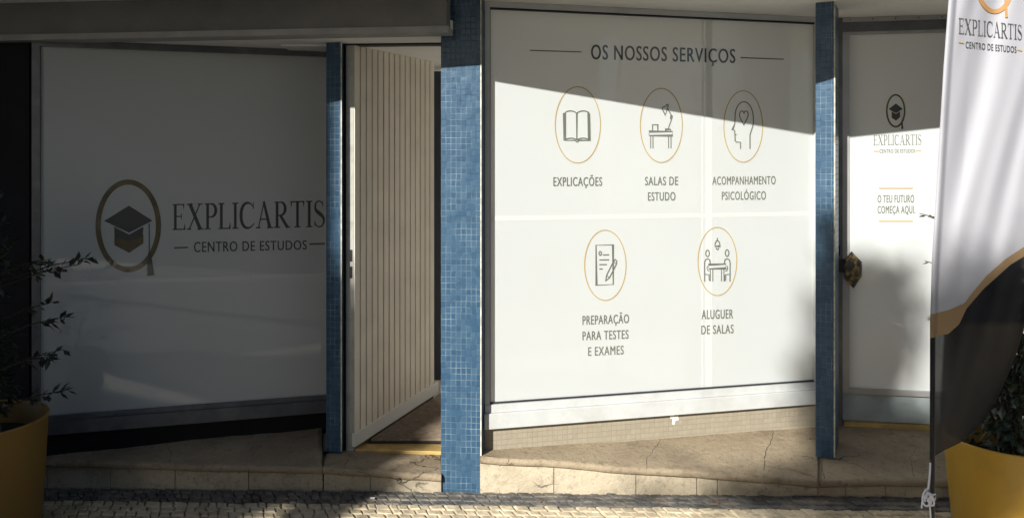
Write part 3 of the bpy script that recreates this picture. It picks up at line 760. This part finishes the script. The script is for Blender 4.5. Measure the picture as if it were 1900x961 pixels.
# hexagonal pull plate on a dark bracket
hp = MB(); fh = on(DOOR, .050); fh0 = on(DOOR, .034)
hexa = [(1580, 466), (1599, 486), (1599, 512), (1584, 535), (1566, 516), (1566, 484)]
inn = [(1580, 471), (1596, 488), (1596, 511), (1584, 529), (1569, 514), (1569, 486)]
A_ = [fh(x, y) for x, y in inn]; B_ = [fh0(x, y) for x, y in hexa]; C_ = [on(DOOR, .028)(x, y) for x, y in hexa]
hp.face(list(reversed(A_)))
for i in range(6):
    j = (i + 1) % 6
    hp.face([A_[i], A_[j], B_[j], B_[i]]); hp.face([B_[i], B_[j], C_[j], C_[i]])
hp.face(C_)
o = hp.build("pull_plate", M['pull_plate'], D, merge=True); o["label"] = "hexagonal black door pull with worn gold patches"
br_ = MB(); a = t_at(DOOR, 1553); b = t_at(DOOR, 1576); bar(br_, DOOR, a, b, 1.03, 1.10, .0, .034); br_.build("pull_bracket", M['alu_dark'], D, bevel=.003)
lk = MB(); a = t_at(DOOR, 1551); b = t_at(DOOR, 1557); bar(lk, DOOR, a, b, 1.12, 1.175, .018, .026); lk.build("lock_plate", M['alu_dark'], D, bevel=.002)

# plain dark wall beyond the door and around the bays
def wall(name, label, L, z0, z1, m, thick=.12):
    mb = MB(); bar(mb, L, 0, 1, z0, z1, -thick, 0); o = mb.build(name, m); return tag(o, label, "wall")
wall("side_wall", "dark wall hidden behind the feather flag at the right end of the shopfront", (DOOR[1], (5.0, 4.15)), .0, 2.409, M['fascia'])
wall("side_wall", "black wall at the left edge beside the dark window, behind the plant", ((-5.0, 4.23), (X(54, 4.02), 4.02)), -.05, 2.221, M['dark_wall'], .03)

# ------------------------------------------------------------------ entrance: jamb, slatted wall, mat, ceiling
SLW = ((X(655, 4.15), 4.15), (X(804, 4.80), 4.80))
E = thing("entrance_door_frame", "pale aluminium door frame of the open entrance beside the narrow left pillar", "door frame", (X(650, 4.15), 4.15, .134))
JL = ((X(634, 4.16), 4.16), (X(820, 4.12), 4.12))
jb = MB(); bar(jb, JL, t_at(JL, 643), t_at(JL, 658), .136, 2.226, -.05, .012); jb.build("jamb", M['jamb'], E, bevel=.002)
jd = MB(); bar(jd, JL, t_at(JL, 634), t_at(JL, 643), .136, 2.226, -.05, .004); jd.build("jamb_seal", M['alu_dark'], E)
li = MB(); bar(li, JL, 0, 1, 2.2255, 2.2345, -.05, .012); li.build("lintel", M['alu_dark'], E)
st = MB()
for y in (474, 505): 
    z = EYE - (y - HY) / F * 4.15; bar(st, JL, t_at(JL, 650), t_at(JL, 655), z - .03, z + .03, .0125, .0145)
st.build("strike_plate", M['alu_dark'], E)
ts = MB(); bar(ts, JL, t_at(JL, 660), t_at(JL, 819), .128, .146, -.10, .010); ts.build("threshold_strip", M['brass'], E, bevel=.002)

EW = thing("slatted_wall", "pale wooden slat wall inside the open entrance with white skirting", "wall", (*SLW[0], .13))
def zfl(t): return .150 + (.236 - .150) * t          # the floor ramps up inside
n_sl = 15; bk = MB(); s_ = MB(); sk = MB()
nn = pnorm(SLW); 
if nn.x < 0: nn = -nn
def sbar(mb, t0, t1, z0, z1, d0, d1):
    a = Vector(plan(SLW, t0)); b = Vector(plan(SLW, t1))
    mb.quadbox([tuple(a + nn * d1), tuple(b + nn * d1), tuple(b + nn * d0), tuple(a + nn * d0)],
               [z0(t0), z0(t1), z0(t1), z0(t0)] if callable(z0) else z0, [z1(t0), z1(t1), z1(t1), z1(t0)] if callable(z1) else z1)
sbar(bk, 0, 1, lambda t: zfl(t) - .03, 2.226, -.03, .0)
for k in range(n_sl):
    a = k / n_sl; b = (k + .80) / n_sl
    sbar(s_, a, b, lambda t: zfl(t) + .080, 2.2255, .0004, .012)
sbar(sk, -.01, 1.035, lambda t: zfl(t) + .012, lambda t: zfl(t) + .080, .0002, .020)
bk.build("backing_board", M['slat_back'], EW); s_.build("slats", M['slat'], EW); sk.build("skirting", M['skirting'], EW)

fl = MB(); z = zfl
fl.face([(-1.2, 4.17, .126), (-.15, 4.17, .126), (-.15, 6.2, .30), (-1.2, 6.2, .30)]); o = fl.build("interior_floor", M['floor']); tag(o, kind="structure")
mt = MB(); ax, ay = SLW[0]
n_rib = 46
for k in range(n_rib):
    y0 = 4.235 + k * .014; y1 = y0 + .0095
    t0 = (y0 - 4.15) / .65
    zz = zfl(t0) + .0; xl = plan(SLW, t0)[0] + .035
    mt.box(xl, -.24, y0, y1, zz - .004, zz + .010)
mb_ = MB(); 
mb_.quadbox([(SLW[0][0] + .06, 4.228), (-.238, 4.228), (-.238, 4.88), (plan(SLW, 1.1)[0] + .03, 4.88)], [.128, .128, .21, .21], [.158, .158, .240, .240])
MT = thing("entrance_mat", "brown ribbed entrance mat on the ramp inside the open doorway", "door mat", (-.5, 4.25, .15))
mb_.build("mat_base", M['alu_dark'], MT); mt.build("mat_ribs", M['mat_brown'], MT)
cl = MB(); cl.box(-1.2, -.10, 4.175, 5.4, 2.2268, 2.28); o = cl.build("interior_ceiling", M['white_plaster']); tag(o, kind="structure")
M['inner_white'] = mat("white_interior_wall", (.86, .85, .81), rough=.8)
iw = MB(); e_ = Vector(plan(SLW, 1.0)) - nn * .002; 
iw.quadbox([(e_.x, e_.y), (-.80, 6.4), (-.86, 6.4), (e_.x - .05, e_.y)], 0, 2.41); iw.box(-.86, 4.9, 6.3, 6.4, 0, 2.41); iw.box(4.85, 4.95, 4.3, 6.4, 0, 2.41)
o = iw.build("interior_wall", M['inner_white']); tag(o, kind="structure")
fr_ = MB(); fr_.box(-.14, 4.9, 4.55, 6.4, .1, .2); o = fr_.build("interior_floor", M['floor']); tag(o, kind="structure")
idr = thing("inner_door", "dark inner door standing in the gap beyond the slatted wall", "door", (X(806, 5.05), 5.05, .26))
a = MB(); a.box(X(790, 5.05), X(840, 5.05), 5.05, 5.09, .262, 2.2); a.build("door_leaf", M['inner_dark'], idr)  # the gap's darkness is put into the leaf colour
a = MB(); a.box(X(799, 5.04), X(804, 5.04), 5.02, 5.05, 1.55, 1.62); a.build("door_glint", M['alu_mid'], idr)  # pale block standing in for a bright glint in the gap

# ------------------------------------------------------------------ canopy, fascia, upper wall
CN = thing("canopy", "white-soffited canopy with a dark grey fascia beam above the shopfront", "canopy", (0, 3.3, 2.41))
c = MB(); c.box(-5.5, 5.0, 3.30, 3.329, 2.41, 2.66); c.build("front_edge", M['fascia'], CN)
c = MB(); c.box(-5.5, 5.0, 3.33, 6.5, 2.41, 2.62); c.build("soffit_slab", M['white_plaster'], CN)
FA = ((X(-20, 3.99), 3.99), (X(833, 3.73), 3.73)); FA = ((-5.0, 4.27), FA[1])
FA0 = (X(-20, 3.99), 3.99); FA1 = (X(833, 3.73), 3.73)
sl_ = (FA1[1] - FA0[1]) / (FA1[0] - FA0[0]); FA = ((-4.6, FA0[1] + sl_ * (-4.6 - FA0[0])), FA1)
c = MB(); bar(c, FA, 0, .997, 2.252, 2.4095, -.10, .0); fo = c.build("fascia", M['fascia'], CN)
c = MB(); bar(c, FA, 0, 1, 2.222, 2.252, -.10, .016); c.build("fascia_lip", M['fascia_lip'], fo, bevel=.002)
c = MB(); c.quadbox([(-4.6, FA[0][1] + .10), (X(836, 3.84), 3.835), (-.14, 4.16), (-.14, 4.6), (-4.6, 4.6)], 2.235, 2.30); c.build("lower_soffit", M['white_plaster'], CN)
c = MB(); c.box(-5.5, 5.0, 3.9, 4.2, 2.62, 9.0); o = c.build("upper_wall", M['ochre_wall']); tag(o, "rendered upper wall of the shop building above the canopy", "wall")
c = MB(); c.box(-5.5, 5.0, 6.5, 6.6, 0, 2.6); c.box(-5.6, -5.5, 4.0, 6.6, 0, 2.6); c.box(5.0, 5.1, 4.0, 6.6, 0, 2.6); o = c.build("rear_wall", M['inner_dark']); tag(o, kind="structure")

# ------------------------------------------------------------------ buildings across the street, behind the viewer
def building(name, label, x0, x1, y0, y1, h, m, nfl, skew=0.0):
    t = thing(name, label, "building", ((x0 + x1) / 2, y1, 0))
    k_ = skew * (y1 - y0)          # plan skewed along the sun's direction so the side wall lets sunlight past
    b = MB(); b.quadbox([(x0 - k_, y0), (x1 - k_, y0), (x1, y1), (x0, y1)], -.2, h); b.build("wall", m, t)
    r_ = MB(); r_.quadbox([(x0 - k_ - .1, y0 - .2), (x1 - k_ + .02, y0 - .2), (x1 + .02, y1 + .12), (x0 - .1, y1 + .12)], h, h + .22); r_.build("roof", M['roof_tile'], t)
    nw = max(1, int((x1 - x0) / 2.0))
    for k in range(nfl):
        for i in range(nw):
            cx = x0 + (x1 - x0) * (i + .5) / nw; z = .9 + k * 2.9
            w = MB(); w.box(cx - .5, cx + .5, y1 + .005, y1 + .05, z, z + 1.5); wo = w.build("window", M['opp_frame'], t)
            g_ = MB(); g_.box(cx - .43, cx - .03, y1 + .051, y1 + .06, z + .07, z + 1.43); g_.box(cx + .03, cx + .43, y1 + .051, y1 + .06, z + .07, z + 1.43); g_.build("pane", M['opp_glass'], wo)
    return t
building("apartment_house", "tall rendered house across the street that shades the left window", -22, -6.45, -14, -6.0, 13.0, M['ochre_wall'], 3, .60)
building("apartment_house", "grey rendered house across the street behind the viewer", -2.6, 9.0, -18, -9.0, 13.0, M['grey_wall'], 2)

# ------------------------------------------------------------------ foliage helpers
def leaf(mb, p, d, up, l, w):
    d = d.normalized(); s = d.cross(up)
    s = s.normalized() if s.length > 1e-4 else Vector((1, 0, 0)); u = s.cross(d).normalized()
    a = p; e = p + d * l - u * l * .12
    mid = p + d * l * .5
    b = mid + s * w * .5 - u * w * .12; c_ = mid - s * w * .5 - u * w * .12; q = p + d * l * .85 - u * l * .08
    mb.face([a, b, mid + u * w * .05]); mb.face([a, mid + u * w * .05, c_]); mb.face([mid + u * w * .05, b, e]); mb.face([mid + u * w * .05, e, c_])
def rvec(r=R):
    while True:
        v = Vector((r.uniform(-1, 1), r.uniform(-1, 1), r.uniform(-1, 1)))
        if .05 < v.length < 1: return v.normalized()

# ------------------------------------------------------------------ street trees whose crowns throw the soft shade
def street_tree(name, label, targets, base, seed, n_leaf=12, kr=(8.2, 9.8)):
    rr = random.Random(seed)
    t = thing(name, label, "tree", (base[0], base[1], ground_z(base[0])))
    lv = MB(); tips = []
    for (px, py, d, spread, cnt) in targets:
        for _ in range(int(cnt * 1.7)):
            q = P(px + rr.gauss(0, spread[0]), py + rr.gauss(0, spread[1]), d)
            k = rr.uniform(*kr)
            c_ = q + Vector((-.55, -1.0, .60)) * k
            tips.append(c_)
            for _ in range(n_leaf):
                o_ = rvec(rr) * rr.uniform(.01, .095)
                leaf(lv, c_ + o_, rvec(rr), rvec(rr), rr.uniform(.06, .10), rr.uniform(.045, .065))
    lv.build("crown", M['leaf_tree'], t)
    tk = MB(); cz = sum(p.z for p in tips) / len(tips); cc = sum(tips, Vector()) / len(tips)
    top = Vector((cc.x, cc.y, cz - .5)); b0 = Vector((base[0], base[1], ground_z(base[0])))
    tk.tube([b0, b0.lerp(top, .35) + Vector((.06, 0, 0)), b0.lerp(top, .7) + Vector((-.05, .04, 0)), top], [.13, .10, .085, .06], 10)
    for k, p in enumerate(tips[::4]):
        s0 = b0.lerp(top, rr.uniform(.72, .98))
        tk.tube([s0, s0.lerp(p, .5) + Vector((0, 0, -.08)), p], [.035, .02, .008], 6)
    tk.build("trunk", M['bark'], t, smooth=True)
TR = [(1532, 630, 3.95, (11, 55), 64), (1532, 780, 3.95, (14, 50), 46), (1503, 680, 4.3, (7, 40), 8), (1480, 905, 3.72, (75, 14), 30), (1610, 565, 4.36, (32, 26), 84), (1582, 655, 4.36, (5, 36), 14), (1664, 640, 4.34, (7, 36), 16), (1640, 860, 3.8, (70, 25), 34), (1700, 800, 4.2, (50, 30), 24), (1870, 680, 3.2, (35, 60), 18), (1800, 790, 3.2, (60, 40), 14), (1820, 900, 3.1, (70, 50), 24)]
street_tree("street_tree", "leafy street tree behind the viewer shading the glass door", TR, (-6.2, -10.5), 4, 12, (13.2, 15.8))
TL = [(622, 600, 4.1, (16, 35), 12), (622, 700, 4.1, (18, 60), 22), (630, 820, 4.1, (30, 30), 18), (600, 880, 3.9, (60, 18), 26), (660, 885, 3.88, (25, 12), 10), (700, 830, 4.15, (30, 12), 10), (620, 915, 3.85, (50, 8), 12), (735, 780, 4.4, (40, 30), 16), (790, 1030, 3.2, (130, 10), 40), (760, 1120, 2.85, (150, 14), 46), (740, 1210, 2.5, (170, 14), 46), (730, 1330, 2.2, (190, 14), 40)]  # last four crown spots are added to shade unseen pavement, dimming the left window
street_tree("street_tree", "small street tree behind the viewer shading the foot of the narrow left pillar", TL, (-6.1, -4.6), 9)

# a tree in the gap beyond the grey house, mirrored in the top of the sunlit window
def gap_tree(label, bx, by, h, r_, seed):
    rr = random.Random(seed); t = thing("street_tree", label, "tree", (bx, by, ground_z(8)))
    lv = MB(); tk = MB(); b0 = Vector((bx, by, ground_z(8))); top = b0 + Vector((.2, 0, h * .75))
    tk.tube([b0, b0.lerp(top, .5) + Vector((.1, 0, 0)), top], [.16, .11, .05], 10)
    for _ in range(52):
        v = rvec(rr); c_ = b0 + Vector((v.x * r_, v.y * r_, h * .62 + v.z * h * .38)) * 1.0
        c_ = Vector((bx + v.x * r_ * rr.uniform(.4, 1), by + v.y * r_ * rr.uniform(.4, 1), b0.z + h * .6 + v.z * h * .4 * rr.uniform(.4, 1)))
        if rr.random() < .2: tk.tube([b0.lerp(top, rr.uniform(.4, 1)), c_], [.03, .008], 5)
        for _ in range(26): leaf(lv, c_ + rvec(rr) * rr.uniform(.02, .35), rvec(rr), rvec(rr), rr.uniform(.10, .17), rr.uniform(.06, .09))
    lv.build("crown", M['leaf_tree'], t); tk.build("trunk", M['bark'], t, smooth=True)
gap_tree("street tree behind the viewer, mirrored at the top of the services window", 10.6, -7.2, 6.2, 1.7, 77)

# ------------------------------------------------------------------ planters with shrubs
def planter(label, cx, cy, r_top, r_bot, h, wall_=.012, pm_='pot'):
    z0 = ground_z(cx) + .004
    t = thing("planter", label, "planter", (cx, cy, z0))
    m = MB(); m.lathe(cx, cy, [(0, z0), (r_bot * .96, z0), (r_bot, z0 + .01), (r_top - .004, z0 + h - .01), (r_top, z0 + h - .004), (r_top - .003, z0 + h), (r_top - wall_, z0 + h - .001), (r_top - wall_ - .003, z0 + h - .01), (r_top - wall_ - .02, z0 + h - .13)], 72)
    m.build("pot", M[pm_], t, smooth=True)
    s = MB(); s.lathe(cx, cy, [(0, z0 + h - .09), (r_top * .5, z0 + h - .085), (r_top - wall_ - .012, z0 + h - .1)], 40); s.build("soil", M['soil'], t, smooth=True)
    return z0 + h - .1
def shrub(label, cx, cy, z0, tiers, seed, dense=None, nleaf=16, lsz=1.0):
    rr = random.Random(seed); t = thing("potted_shrub", label, "plant", (cx, cy, z0))
    st = MB(); lv = MB()
    for tip in tiers:
        tip = Vector(tip); b = Vector((cx + rr.uniform(-.05, .05), cy + rr.uniform(-.05, .05), z0))
        k = Vector((cx + (tip.x - cx) * .25, cy + (tip.y - cy) * .25, tip.z - .10))
        st.tube([b, b.lerp(k, .6), k, k.lerp(tip, .55) + Vector((0, 0, .015)), tip], [.006, .005, .004, .0028, .0015], 6)
        n = nleaf
        for i in range(n):
            w = rr.uniform(.45, 1.0); p = k.lerp(tip, w) + Vector((0, 0, .015 * (1 - w)))
            d = (tip - k).normalized() * .8 + rvec(rr) * .8 + Vector((0, 0, -.15))
            leaf(lv, p, d, Vector((0, 0, 1)) + rvec(rr) * .5, rr.uniform(.03, .062) * lsz, rr.uniform(.017, .028) * lsz)
    if dense:
        for (c_, rad, n) in dense:
            for _ in range(n):
                v = rvec(rr); rr_ = rr.random() ** .5
                p = Vector(c_) + Vector((v.x * rad[0], v.y * rad[1], v.z * rad[2])) * rr_
                if p.z < z0 + .01: continue
                leaf(lv, p, v + rvec(rr) * .8, Vector((0, 0, 1)) + rvec(rr) * .5, rr.uniform(.03, .065), rr.uniform(.018, .032))
            for _ in range(7):
                v = rvec(rr); p = Vector(c_) + Vector((v.x * rad[0], v.y * rad[1], abs(v.z) * rad[2])) * .7
                st.tube([(cx, cy, z0), Vector((cx, cy, z0)).lerp(p, .6) + Vector((0, 0, .05)), p], [.007, .005, .002], 6)
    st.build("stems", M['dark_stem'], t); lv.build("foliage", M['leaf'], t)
RX, RY = X(1878, 3.18), 3.18
zs = planter("mustard yellow planter half hidden behind the bottom of the feather flag", RX, RY, .248, .205, .445)
shrub("dark leafy shrub in the yellow planter behind the black end of the flag", RX, RY, zs,
      [P(1706, 396, 3.3), P(1716, 484, 3.3), P(1722, 402, 3.35)], 21,
      [((RX + .02, RY + .02, zs + .22), (.20, .20, .28), 900), ((RX + .05, RY + .03, zs + .62), (.18, .18, .30), 600)], 5, .7)
LX, LY = X(-58, 3.42), 3.42
zs = planter("ochre planter in deep shade at the left edge of the shopfront", LX, LY, .300, .27, .515, .012, 'pot_shade_dark')
shrub("dark shrub with thin leafy twigs in the shaded left planter", LX, LY, zs,
      [P(172, 478, 3.5), P(150, 490, 3.45), P(122, 588, 3.4), P(98, 560, 3.45), P(118, 648, 3.45), P(128, 722, 3.4), P(95, 480, 3.3), P(100, 660, 3.3)], 33,
      [((LX, LY, zs + .30), (.19, .19, .30), 700), ((LX, LY, zs + .78), (.17, .17, .32), 500)])

# ------------------------------------------------------------------ feather flag
FD = 2.72
def interp(tab, y):
    if y <= tab[0][0]: return tab[0][1]
    for (a, xa), (b, xb) in zip(tab, tab[1:]):
        if y <= b:
            k = (y - a) / (b - a); return xa + (xb - xa) * k
    return tab[-1][1]
LEFT = [(-720, 1850), (-650, 1832), (-450, 1802), (-200, 1776), (0, 1760), (120, 1751), (300, 1740), (480, 1729), (600, 1725.5), (852, 1725)]
RIGHT = [(-720, 1850), (-690, 1880), (-600, 1912), (-400, 1945), (-100, 1962), (200, 1958), (400, 1944), (500, 1928), (580, 1909), (650, 1888), (700, 1868), (740, 1850), (775, 1829), (800, 1808), (818, 1787), (830, 1763), (840, 1742), (852, 1728)]
B1 = [(1715, 586), (1723, 584), (1760, 575), (1790, 562), (1800, 548), (1830, 512), (1865, 481), (1900, 458), (1970, 430)]
B2 = [(1715, 629), (1723, 628), (1760, 619), (1780, 601), (1793, 573), (1825, 536), (1875, 491), (1900, 476), (1970, 448)]
def fdepth(px, py):
    s = px - interp(LEFT, py)
    q = (px - 1760) * .92 + (py - 200) * .23
    w1 = noise.noise(Vector((px * .004, py * .0022, 2.0))); w2 = noise.noise(Vector((px * .009 + py * .004, py * .0012, 9.0)))
    fold = .007 * math.sin(q * .070 + 2.6 * w1) + .0035 * math.sin(q * .15 + 1.3 + 3 * w2) + .018 * w2 + .010 * math.sin(q * .028 + py * .002)
    damp = min(1, max(0, (s - 8) / 40))
    curl = .00006 * max(0, py - 600) * max(0, s) * .2
    return FD - .018 * max(0, 1 - (s / 11.0 - .55) ** 2 * 1.6) * (1 if s < 15 else 0) + fold * damp + s * .0006 + curl
def FP(px, py, extra=0.0):
    d = fdepth(px, py) - .0035 - extra
    return P(px, py, d)
FT = thing("feather_flag", "white feather flag with a gold band and black lower end on a pole", "flag", (X(1725, FD), FD, ground_z(X(1725, FD))))
ny, nx = 300, 70
fv = []; ff = []; fuv = []
ys = [-720 + (852 + 720) * j / ny for j in range(ny + 1)]
me = bpy.data.meshes.new("cloth")
for y in ys:
    a, b = interp(LEFT, y), interp(RIGHT, y)
    for i in range(nx + 1):
        u = (i / nx) ** 1.25; px = a + (b - a) * u
        fv.append(tuple(P(px, y, fdepth(px, y))))
        fuv.append(((y - interp(B1, px)) / 100, (y - interp(B2, px)) / 100))
for j in range(ny):
    for i in range(nx):
        a = j * (nx + 1) + i; ff.append((a, a + nx + 1, a + nx + 2, a + 1))
me.from_pydata(fv, [], ff); uvl = me.uv_layers.new(name="UVMap")
for p in me.polygons:
    p.use_smooth = True
    for li_ in p.loop_indices: uvl.data[li_].uv = fuv[me.loops[li_].vertex_index]
def cloth_mat():
    m = bpy.data.materials.new("flag_cloth"); m.use_nodes = True
    N = m.node_tree.nodes; L = m.node_tree.links; N.remove(N["Principled BSDF"]); out = N["Material Output"]
    tc = N.new("ShaderNodeUVMap"); sp = N.new("ShaderNodeSeparateXYZ"); L.new(tc.outputs[0], sp.inputs[0])
    def step(o_):
        q = N.new("ShaderNodeMath"); q.operation = 'GREATER_THAN'; q.inputs[1].default_value = 0; L.new(sp.outputs[o_], q.inputs[0]); return q.outputs[0]
    a = N.new("ShaderNodeMix"); a.data_type = 'RGBA'; a.inputs[6].default_value = (.47, .475, .52, 1); a.inputs[7].default_value = (.34, .225, .12, 1); L.new(step(0), a.inputs[0])
    b = N.new("ShaderNodeMix"); b.data_type = 'RGBA'; b.inputs[7].default_value = (.010, .0105, .014, 1); L.new(a.outputs[2], b.inputs[6]); L.new(step(1), b.inputs[0])
    wv = N.new("ShaderNodeTexCoord"); nz = N.new("ShaderNodeTexNoise"); nz.inputs["Scale"].default_value = 400; L.new(wv.outputs["Object"], nz.inputs["Vector"])
    bp = N.new("ShaderNodeBump"); bp.inputs["Strength"].default_value = .15; bp.inputs["Distance"].default_value = .002; L.new(nz.outputs["Fac"], bp.inputs["Height"])
    pr = N.new("ShaderNodeBsdfPrincipled"); pr.inputs["Roughness"].default_value = .6; pr.inputs["Specular IOR Level"].default_value = .35; pr.inputs["Sheen Weight"].default_value = .03
    L.new(b.outputs[2], pr.inputs["Base Color"]); L.new(bp.outputs[0], pr.inputs["Normal"])
    tr = N.new("ShaderNodeBsdfTranslucent"); L.new(b.outputs[2], tr.inputs["Color"])
    mx = N.new("ShaderNodeMixShader"); mx.inputs[0].default_value = .22; L.new(pr.outputs[0], mx.inputs[1]); L.new(tr.outputs[0], mx.inputs[2])
    tp = N.new("ShaderNodeBsdfTransparent"); m2 = N.new("ShaderNodeMixShader")
    sc_ = N.new("ShaderNodeMath"); sc_.operation = 'MULTIPLY'; sc_.inputs[1].default_value = .06; L.new(step(1), sc_.inputs[0])
    L.new(sc_.outputs[0], m2.inputs[0]); L.new(mx.outputs[0], m2.inputs[1]); L.new(tp.outputs[0], m2.inputs[2]); L.new(m2.outputs[0], out.inputs[0])
    return m
me.materials.append(cloth_mat()); me.update()
cl_o = bpy.data.objects.new("cloth", me); COL.objects.link(cl_o); cl_o.parent = FT; cl_o.matrix_parent_inverse = Matrix.Translation(-Vector(FT.location))
lt = MB(); add_roman(lt, FP, "EXPLICARTIS", 1779, 1897, 34, 63, 47, 75); lt.build("lettering", M['flag_ink'] if 'flag_ink' in M else M['ink'], cl_o)
lt = MB(); add_text(lt, FP, "CENTRO DE ESTUDOS", 1792, 1886, 77.5, 89.5, 87, 98.5); lt.build("lettering", M['ink'], cl_o)
lt = MB(); ribbon(lt, FP, [(1779, 79), (1789, 81)], 1.8); lt.build("dash", M['gold'], cl_o)
lt = MB(); ribbon(lt, FP, [(1888, 93), (1897, 95)], 1.8); lt.build("dash", M['gold'], cl_o)
M['bronze_print'] = mat("bronze_print", (.42, .22, .08), rough=.6)
e = MB(); ring(e, FP, 1846, -28, 31, 50, 8); ribbon(e, FP, [(1866, -8), (1868, 33)], 5, .0006); o = e.build("emblem", M['bronze_print'], cl_o); o["label"] = "bronze ring with tassel printed at the top"
c = MB(); U = lambda u, v: (1846 + u * 31, -28 + v * 50)
fill(c, FP, [U(-.8, -.11), U(.02, -.46), U(.8, -.12), U(.03, .16)], .0008); c.build("mortarboard", M['ink'], o)
hm = MB()
hy = [-700 + (846 + 700) * k / 160 for k in range(161)]
for ya, yb in zip(hy, hy[1:]):
    A1, A2 = interp(RIGHT, ya) - 1.0, interp(RIGHT, ya) - 5.5; B1_, B2_ = interp(RIGHT, yb) - 1.0, interp(RIGHT, yb) - 5.5
    hm.face([FP(A2, ya, -.0022), FP(B2_, yb, -.0022), FP(B1_, yb, -.0022), FP(A1, ya, -.0022)],
            [((y - interp(B1, x)) / 100, (y - interp(B2, x)) / 100) for x, y in ((A2, ya), (B2_, yb), (B1_, yb), (A1, ya))])
hm.build("hem", me.materials[0], cl_o)
pm = MB()
pp = [P(interp(LEFT, y) + 5.2, y, FD + .004) for y in [-715, -650, -550, -450, -325, -200, -100, 0, 120, 300, 480, 600, 852, 940, 1010]]
pp[-1].z = min(pp[-1].z, ground_z(pp[-1].x) + .02) if pp[-1].z < .2 else pp[-1].z
end = pp[-1].copy(); end.z = ground_z(end.x) - .05
pm.tube(pp[:-1] + [end], [.004, .005, .006, .007] + [.0078] * 10 + [.010], 12)
pm.build("pole", M['pole'], FT, smooth=True)
bpl = MB(); bx, by = end.x, end.y; bz = ground_z(bx)
bpl.box(bx - .16, bx + .16, by - .16, by + .16, bz + .004, bz + .02); bpl.lathe(bx, by, [(.02, bz + .02), (.02, bz + .14), (.012, bz + .15)], 16)
bpl.build("base_plate", M['pole'], FT, bevel=0)
# knotted white cord round the pole
kc = thing("knotted_cord", "white cord knotted round the black flag pole near the ground", "cord", tuple(P(1729, 925, FD)))
kk = MB(); rr = random.Random(5)
def cpath(pts, rad=.0032): kk.tube([P(x, y, FD - dz) for x, y, dz in pts], rad, 7)
def smoothp(pts, n=6):
    out = []
    for i in range(len(pts) - 1):
        p0, p1, p2, p3 = pts[max(i - 1, 0)], pts[i], pts[i + 1], pts[min(i + 2, len(pts) - 1)]
        for k in range(n):
            t = k / n
            out.append(tuple(.5 * (2 * b + (c - a) * t + (2 * a - 5 * b + 4 * c - d) * t * t + (3 * b - a - 3 * c + d) * t ** 3) for a, b, c, d in zip(p0, p1, p2, p3)))
    return out + [pts[-1]]
cpath(smoothp([(1726, 858, .012), (1725, 880, .016), (1722, 905, .02), (1718, 908, .02), (1713, 918, .02), (1712, 930, .02), (1718, 938, .022), (1726, 934, .024), (1729, 924, .026), (1724, 915, .028), (1717, 920, .028), (1716, 930, .028)]))
cpath(smoothp([(1735, 916, -.008), (1730, 917, .022), (1722, 914, .026), (1719, 922, .028), (1726, 928, .028), (1734, 926, .01), (1735, 922, -.008)]))
cpath(smoothp([(1714, 918, .022), (1711, 930, .02), (1710, 942, .02)]), .0026)
cpath(smoothp([(1729, 918, .03), (1733, 930, .026), (1731, 937, .022), (1724, 934, .022), (1727, 926, .03)]))
cpath(smoothp([(1725, 936, .018), (1726, 948, .016), (1727, 965, .015), (1727, 985, .014)]), .0028)
cpath(smoothp([(1720, 912, .03), (1726, 920, .033), (1721, 928, .033), (1728, 931, .03)]), .0034)
kk.build("cord", M['cord'], kc, smooth=True)

# ------------------------------------------------------------------ dry leaves and litter by the step
M['dry_leaf'] = mat("dry_brown_leaf", (.20, .10, .045), rough=.7, var=.4, vscale=80)
M['paper'] = mat("scrap_of_paper", (.62, .60, .56), rough=.8)
def ground_pt(px, py):
    d = Vector(((px - CX) / F, 1, -(py - HY) / F)); k = 0
    for _ in range(30):
        p = Vector((0, 0, EYE)) + d * k; k += (p.z - ground_z(p.x) - .012) * 2.2
    return Vector((0, 0, EYE)) + d * k
rl = random.Random(17)
for px, py, sz, lab in ((666, 941, .030, "curled brown leaf on the pale cobbles left of the wide blue pillar"), (1338, 933, .026, "small dry brown leaf on the dark cobbles below the cracked step"),
                        (1000, 928, .020, "tiny dry leaf on the dark cobbles under the sunlit step")):
    p = ground_pt(px, py); lm = MB()
    leaf(lm, p, Vector((rl.uniform(-1, 1), rl.uniform(-.6, .6), .1)), Vector((rl.uniform(-.3, .3), -.3, 1)), sz, sz * .6)
    tag(lm.build("dry_leaf", M['dry_leaf']), lab, "leaf", "dry leaves on the cobbles")
p = ground_pt(690, 925); lm = MB()
lm.face([p + Vector((-.014, .004, .002)), p + Vector((.010, -.004, .001)), p + Vector((.016, .006, .006)), p + Vector((-.008, .012, .004))])
tag(lm.build("paper_scrap", M['paper']), "small white scrap of paper lying on the dark cobbles near the entrance", "litter")
